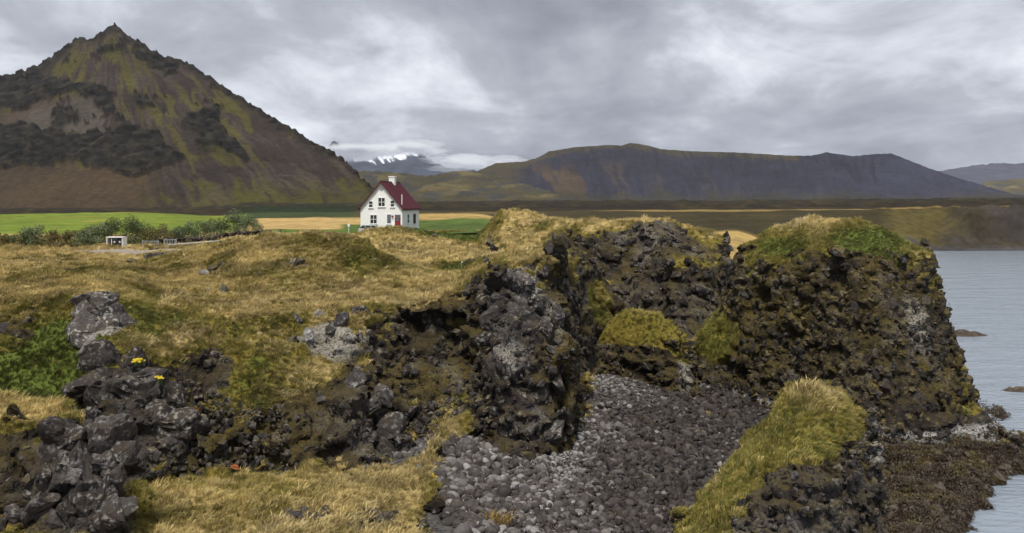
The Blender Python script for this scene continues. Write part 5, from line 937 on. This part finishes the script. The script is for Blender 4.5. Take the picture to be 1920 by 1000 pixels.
br = tag(empty('footbridge', tuple(fa)), 'long pale footbridge deck crossing the dark hollow behind the mound', 'bridge'); dv = fb - fa; ang = math.atan2(dv[1], dv[0]); ln = np.hypot(dv[0], dv[1])
for k in range(22):
    t_ = (k + .5) / 22; MB().box((dv[0] * t_, dv[1] * t_, dv[2] * t_), (ln / 22 - .05, 1.3, .08), ang).build('plank', M_CONC, br)
nv_ = np.array([-math.sin(ang), math.cos(ang)])
for s_ in (-.5, .5):
    bm_ = MB(); q = [nv_ * s_ + nv_ * e for e in (-.05, .05)]; bm_.add([(q[0][0], q[0][1], -.25), (q[1][0], q[1][1], -.25), (q[1][0], q[1][1], -.045), (q[0][0], q[0][1], -.045)] + [(dv[0] + a[0], dv[1] + a[1], dv[2] + h_) for a, h_ in ((q[0], -.25), (q[1], -.25), (q[1], -.045), (q[0], -.045))], [(0, 1, 2, 3), (7, 6, 5, 4), (0, 4, 5, 1), (1, 5, 6, 2), (2, 6, 7, 3), (3, 7, 4, 0)]); bm_.build('beam', M_CONC, br)
PL = ['first fence post from the left along the shrubs', 'second fence post from the left along the shrubs', 'third fence post from the left along the shrubs', 'fourth fence post from the left along the shrubs', 'fifth fence post from the left along the shrubs', 'sixth fence post from the left along the shrubs', 'fence post nearest the tan field, right end of the row']
for (px, D, h_), lab in zip(((248, 121, 1.2), (289, 122, 1.1), (317, 124, 1.35), (350, 126, 1.3), (374, 128, 1.35), (404, 130, 1.2), (453, 133, 1.25)), PL):
    o = tag(empty('fence_post', gpos(px, D)), lab, 'post', 'fence posts along the shrubs'); MB().tube((0, 0, -.1), (.02, 0, h_), .085, .075, 7).build('shaft', M_WOOD, o); MB().tube((.02, 0, h_), (.02, 0, h_ + .05), .08, .03, 7).build('cap', M_WOOD, o)
o = tag(empty('sign_post', gpos(654, 134)), 'slim white sign post left of the white house', 'sign'); MB().tube((0, 0, 0), (0, 0, 1.7), .05).build('post', M_TRIM, o); MB().box((0, -.06, 1.55), (.36, .04, .4)).build('panel', M_TRIM, o)
for px, D, h_, lab in ((525, 127, 1.25, 'small pointed cairn on the skyline of the golden mound'), (917, 59.5, .55, 'thin dark cairn at the edge of the buttress')):
    o = tag(empty('cairn', gpos(px, D)), lab, 'cairn'); r = np.random.default_rng(px); z_ = 0
    for k in range(6):
        s_ = h_ * (.42 - .05 * k); q = link(bpy.data.objects.new('stone', mesh_from('stone', *ROCKS[k], MAT_ROCK_L if D > 100 else MAT_ROCK, False)), o); q.location = (r.normal() * .02, 0, z_ + s_ * .3); q.scale = (s_, s_, s_ * .8); q.rotation_euler = (0, 0, r.uniform(0, 6)); z_ += s_ * .55
o = tag(empty('marker_post', gpos(865, 76)), 'short pale marker peg standing in the grassy hollow', 'post'); MB().tube((0, 0, 0), (.05, 0, .65), .05, .04, 6).build('shaft', M_WOOD, o); MB().tube((.05, 0, .65), (.05, 0, .72), .06, .02, 6).build('cap', M_TRIM, o)
# stone walls
def drystone(name, path, courses, s0, s1, lab, seed):
    r = np.random.default_rng(seed); o = tag(empty(name, path[0]), lab, 'wall'); P_ = np.array(path); seg = np.concatenate([[0], np.cumsum(np.linalg.norm(np.diff(P_[:, :2], axis=0), axis=1))]); d = 0
    for c in range(courses):
        d = r.uniform(0, .3)
        while d < seg[-1]:
            s_ = r.uniform(s0, s1); x_, y_ = np.interp(d, seg, P_[:, 0]), np.interp(d, seg, P_[:, 1]); k = int(r.integers(0, 8)); key = ('wall', k)
            if key not in ROCK_T: ROCK_T[key] = mesh_from('stone', *ROCKS[k], MAT_ROCK, False)
            q = link(bpy.data.objects.new('stone', ROCK_T[key]), o); q.location = (x_ - path[0][0], y_ - path[0][1] + r.normal() * .06, groundz(x_, y_) - path[0][2] + s_ * .28 + c * s0 * .72); q.scale = (s_ * 1.15, s_, s_ * .85); q.rotation_euler = (r.normal() * .2, r.normal() * .2, r.uniform(0, 6)); d += s_ * (.86 if r.random() > .06 or courses > 1 else 2.0)
drystone('stone_wall', [gpos(295, 120), gpos(360, 122), gpos(430, 126), gpos(505, 131)], 3, .5, .8, 'dark drystone wall running behind the footbridge', 4)
drystone('tumbled_wall', [gpos(244, 85), gpos(285, 88), gpos(330, 93), gpos(375, 98), gpos(418, 104)], 1, .6, 1.1, 'low line of tumbled black stones beside the golden grass', 5)
# ------------------------------------------------------------------ willow shrubs
def leaf_mat(name, cs):
    m, t, b = newmat(name); A = N(t, 'ShaderNodeAttribute', attribute_name='L'); t.links.new(ramp(t, [(0, cs[0]), (.5, cs[1]), (1, cs[2])], A.outputs['Fac']).outputs[0], b.inputs['Base Color']); b.inputs['Roughness'].default_value = .7; return m
LM = [leaf_mat('willow_leaf_grey', ((.05, .07, .028), (.115, .145, .065), (.22, .255, .14))), leaf_mat('willow_leaf_dark', ((.03, .045, .014), (.07, .095, .032), (.14, .175, .075))), leaf_mat('willow_leaf_brown', ((.06, .05, .016), (.13, .105, .035), (.21, .17, .06)))]
def shrub(px, D, h_, w_, mi, lab, seed, nl=1500):
    r = np.random.default_rng(seed); g_ = gpos(px, D); o = tag(empty('willow_shrub', g_), lab, 'shrub', 'shrubs along the meadow edge'); st = MB(); lobes = []
    for k in range(9):
        a = r.uniform(0, 6.28); rr = w_ * .36 * math.sqrt(r.random()); tip = Vector((math.cos(a) * rr, math.sin(a) * rr * .8, h_ * r.uniform(.45, .85))); mid = tip * .5 + Vector((r.normal() * .12, r.normal() * .12, 0)); st.tube((tip.x * .1, tip.y * .1, -.1), mid, .045, .03, 5); st.tube(mid, tip, .03, .012, 5); lobes.append((tip, r.uniform(.28, .42) * min(h_, w_) * .8))
    for k in range(5): a = r.uniform(0, 6.28); lobes.append((Vector((math.cos(a) * w_ * .38, math.sin(a) * w_ * .3, h_ * .22)), w_ * .2))
    st.build('stem', M_WOOD, o); li = r.integers(0, len(lobes), nl); LC = np.array([list(q[0]) for q in lobes])[li]; LR = np.array([q[1] for q in lobes])[li]
    d = r.normal(size=(nl, 3)); d /= np.linalg.norm(d, axis=1)[:, None]; p_ = LC + d * (LR * r.uniform(.55, 1.05, nl))[:, None]; p_[:, 2] = np.maximum(p_[:, 2], .05); l = r.uniform(.10, .24, nl)[:, None]
    u_ = r.normal(size=(nl, 3)); u_[:, 2] += .6; u_ /= np.linalg.norm(u_, axis=1)[:, None]; v_ = np.cross(u_, d); v_ /= np.maximum(np.linalg.norm(v_, axis=1), 1e-3)[:, None]
    V = np.stack([p_ - v_ * l * .28, p_ + u_ * l * .5 - v_ * l * .2, p_ + u_ * l, p_ + v_ * l * .28], 1).reshape(-1, 3); Fc = np.arange(4 * nl).reshape(-1, 4)[:, [0, 3, 2, 1]]; Lc = np.repeat(np.repeat(r.random((nl, 1)), 4, 0), 3, 1)
    link(bpy.data.objects.new('crown', mesh_from('crown', np.array(V), np.array(Fc), LM[mi], False, {'L': np.array(Lc)})), o)
SH = [(-12, 117, 2.0, 3.6, 2, 'low brownish shrub cut by the left edge of the picture'), (30, 118, 2.1, 3.8, 1, 'low dark shrub near the left end of the row'), (66, 119, 2.9, 3.2, 0, 'grey-green bushy shrub rising above the low left end of the row'), (100, 119, 2.3, 3.6, 2, 'brown-leaved low shrub left of the taller willows'), (137, 119.5, 2.2, 3.4, 2, 'brownish shrub, fifth from the left end of the row'),
      (165, 120, 2.9, 3.2, 0, 'pale grey-green shrub left of the bin shelter'), (195, 120.5, 3.3, 3.0, 0, 'leafy willow directly behind the left side of the bin shelter'), (222, 121.5, 4.0, 3.2, 1, 'tall dark willow directly behind the bin shelter'), (256, 122, 4.1, 3.4, 1, 'tallest dark willow right of the bin shelter'), (288, 123, 3.1, 3.4, 2, 'brown-tinged shrub behind the long metal gate'), (318, 128, 2.3, 3.0, 0, 'small pale shrub behind the short metal gate'),
      (346, 131, 2.3, 3.2, 1, 'dark low shrub above the drystone wall'), (380, 134, 2.9, 3.6, 0, 'pale willow above the middle of the drystone wall'), (412, 137, 2.6, 3.6, 1, 'dark green shrub left of the tall pale willow'), (438, 141, 3.7, 3.4, 0, 'tall pale willow at the right end of the row'), (460, 143, 2.9, 3.2, 0, 'rounded grey-green shrub ending the row beside the tan field')]
for k, (a, d, h_, w_, mi, lab) in enumerate(SH): shrub(a, d, h_ * .98, w_ * 1.6, mi, lab, 50 + k, 3700)
# ------------------------------------------------------------------ flowers and clumps
M_YEL = plain('yellow_petal', (.42, .31, .012), .7, .2, .1); M_ORG = plain('rusty_leaf', (.22, .07, .025), .8, .2, .2); M_STEM = plain('green_stem', (.08, .12, .02), .8, .2, .2)
def clump(name, px, py, D, w_, h_, mat, lab, cat, seed, n=60):
    r = np.random.default_rng(seed); c = pt(px, py, D); o = tag(empty(name, (c[0], c[1], c[2] - h_ * .5)), lab, cat); pe, st = MB(), MB()
    for _ in range(n):
        x_, y_ = r.normal(0, w_ * .35, 2); z_ = h_ * r.uniform(.5, 1.1); st.tube((x_ * .6, y_ * .6, -.1), (x_, y_, z_), .008, .006, 3); s_ = r.uniform(.04, .075)
        pe.add([(x_ + s_ * math.cos(k * 1.047), y_ + s_ * math.sin(k * 1.047) * .9, z_ + s_ * .5 * math.sin(k * 1.047)) for k in range(6)] + [(x_, y_, z_ + .03)], [(k, (k + 1) % 6, 6) for k in range(6)])
    pe.build('bloom' if mat is M_YEL else 'leaf_cluster', mat, o); st.build('stalk', M_STEM, o)
clump('flower_clump', 805, 898, 43.3, .55, .35, M_YEL, 'clump of yellow flowers at the top of the stone beach', 'flowers', 1, 90); clump('flower_clump', 260, 678, 43.6, .35, .22, M_YEL, 'bright yellow patch of blooms on top of the dark crag', 'flowers', 2, 45); clump('flower_clump', 300, 712, 43.3, .4, .3, M_YEL, 'smaller yellow patch lower on the dark crag', 'flowers', 3, 18)
clump('rusty_plant', 440, 880, 43.2, .3, .3, M_ORG, 'rust-red plant among rubble above the grassy ledge', 'plant', 4, 40); clump('rusty_plant', 372, 772, 45, .35, .4, M_ORG, 'rust-red plant on the slope below the dark cave', 'plant', 5, 40)
def big_tuft(px, py, D, s_, lab, seed):
    c = pt(px, py, D); v_, f_ = tuft(seed, 160, .55, .34, (.25, -.2), .014); o = link(bpy.data.objects.new('grass_clump', mesh_from('grass_clump', v_ * s_, f_, plain('straw', (.36, .25, .09), .8, .2, .25)))); o.location = (c[0], c[1], float(beachH(c[0], c[1]))); tag(o, lab, 'grass clump')
big_tuft(935, 985, 38.5, 1.5, 'straw-coloured grass clump among the beach stones', 77)
# ------------------------------------------------------------------ air and the cloud on the snow mountain
def volume_mat(name, dens, col, aniso):
    m = bpy.data.materials.new(name); m.use_nodes = True; t = m.node_tree; t.nodes.clear(); v = N(t, 'ShaderNodeVolumePrincipled', Density=dens, Anisotropy=aniso); v.inputs['Color'].default_value = (*col, 1); o = N(t, 'ShaderNodeOutputMaterial'); t.links.new(v.outputs[0], o.inputs['Volume']); return m
tag(MB().box((0, 2150, 170), (9000, 4500, 345)).build('haze', volume_mat('haze_air', 2.8e-5, (.80, .88, 1.0), 0.2)), 'thin bluish air over the plain and mountains', 'haze', kind='stuff')
VC = volume_mat('cloud_vapour', .0028, (.97, .98, 1.0), 0.1); rcl = np.random.default_rng(9); cb = empty('cloud_bank', (0, 4900, 300)); tag(cb, 'low cloud wrapped round the snowy summit', 'cloud', kind='stuff')
for px, py, D, rx, rz in ((735, 281, 4950, 200, 34), (790, 280, 4950, 160, 26), (600, 290, 4950, 190, 45), (655, 285, 4950, 260, 50), (700, 278, 4950, 260, 42), (860, 300, 4900, 200, 38), (905, 312, 4900, 190, 30), ):
  for _k in range(4):
    import bmesh
    bm = bmesh.new(); bmesh.ops.create_icosphere(bm, subdivisions=4, radius=1.0); me = bpy.data.meshes.new('puff')
    for v_ in bm.verts: v_.co *= 1 + .0
    P_ = np.array([v_.co[:] for v_ in bm.verts], np.float32); d_ = 1 + .42 * fbm(P_ * 1.7 + px + 50 * _k, 4)
    for v_, e_ in zip(bm.verts, d_): v_.co = v_.co * float(e_)
    bm.to_mesh(me); bm.free(); me.materials.append(VC); jx, jz, js = rcl.normal(0, .55), rcl.normal(0, .45), rcl.uniform(.4, .8); c = pt(px, py, D) + np.array([jx * rx, 0, jz * rz]); o = link(bpy.data.objects.new('puff', me), cb); o.location = (c[0], c[1] - 4900, c[2] - 300); o.scale = (rx * js, 160, rz * js * 1.1)
print('all', round(time.time() - T0, 1))
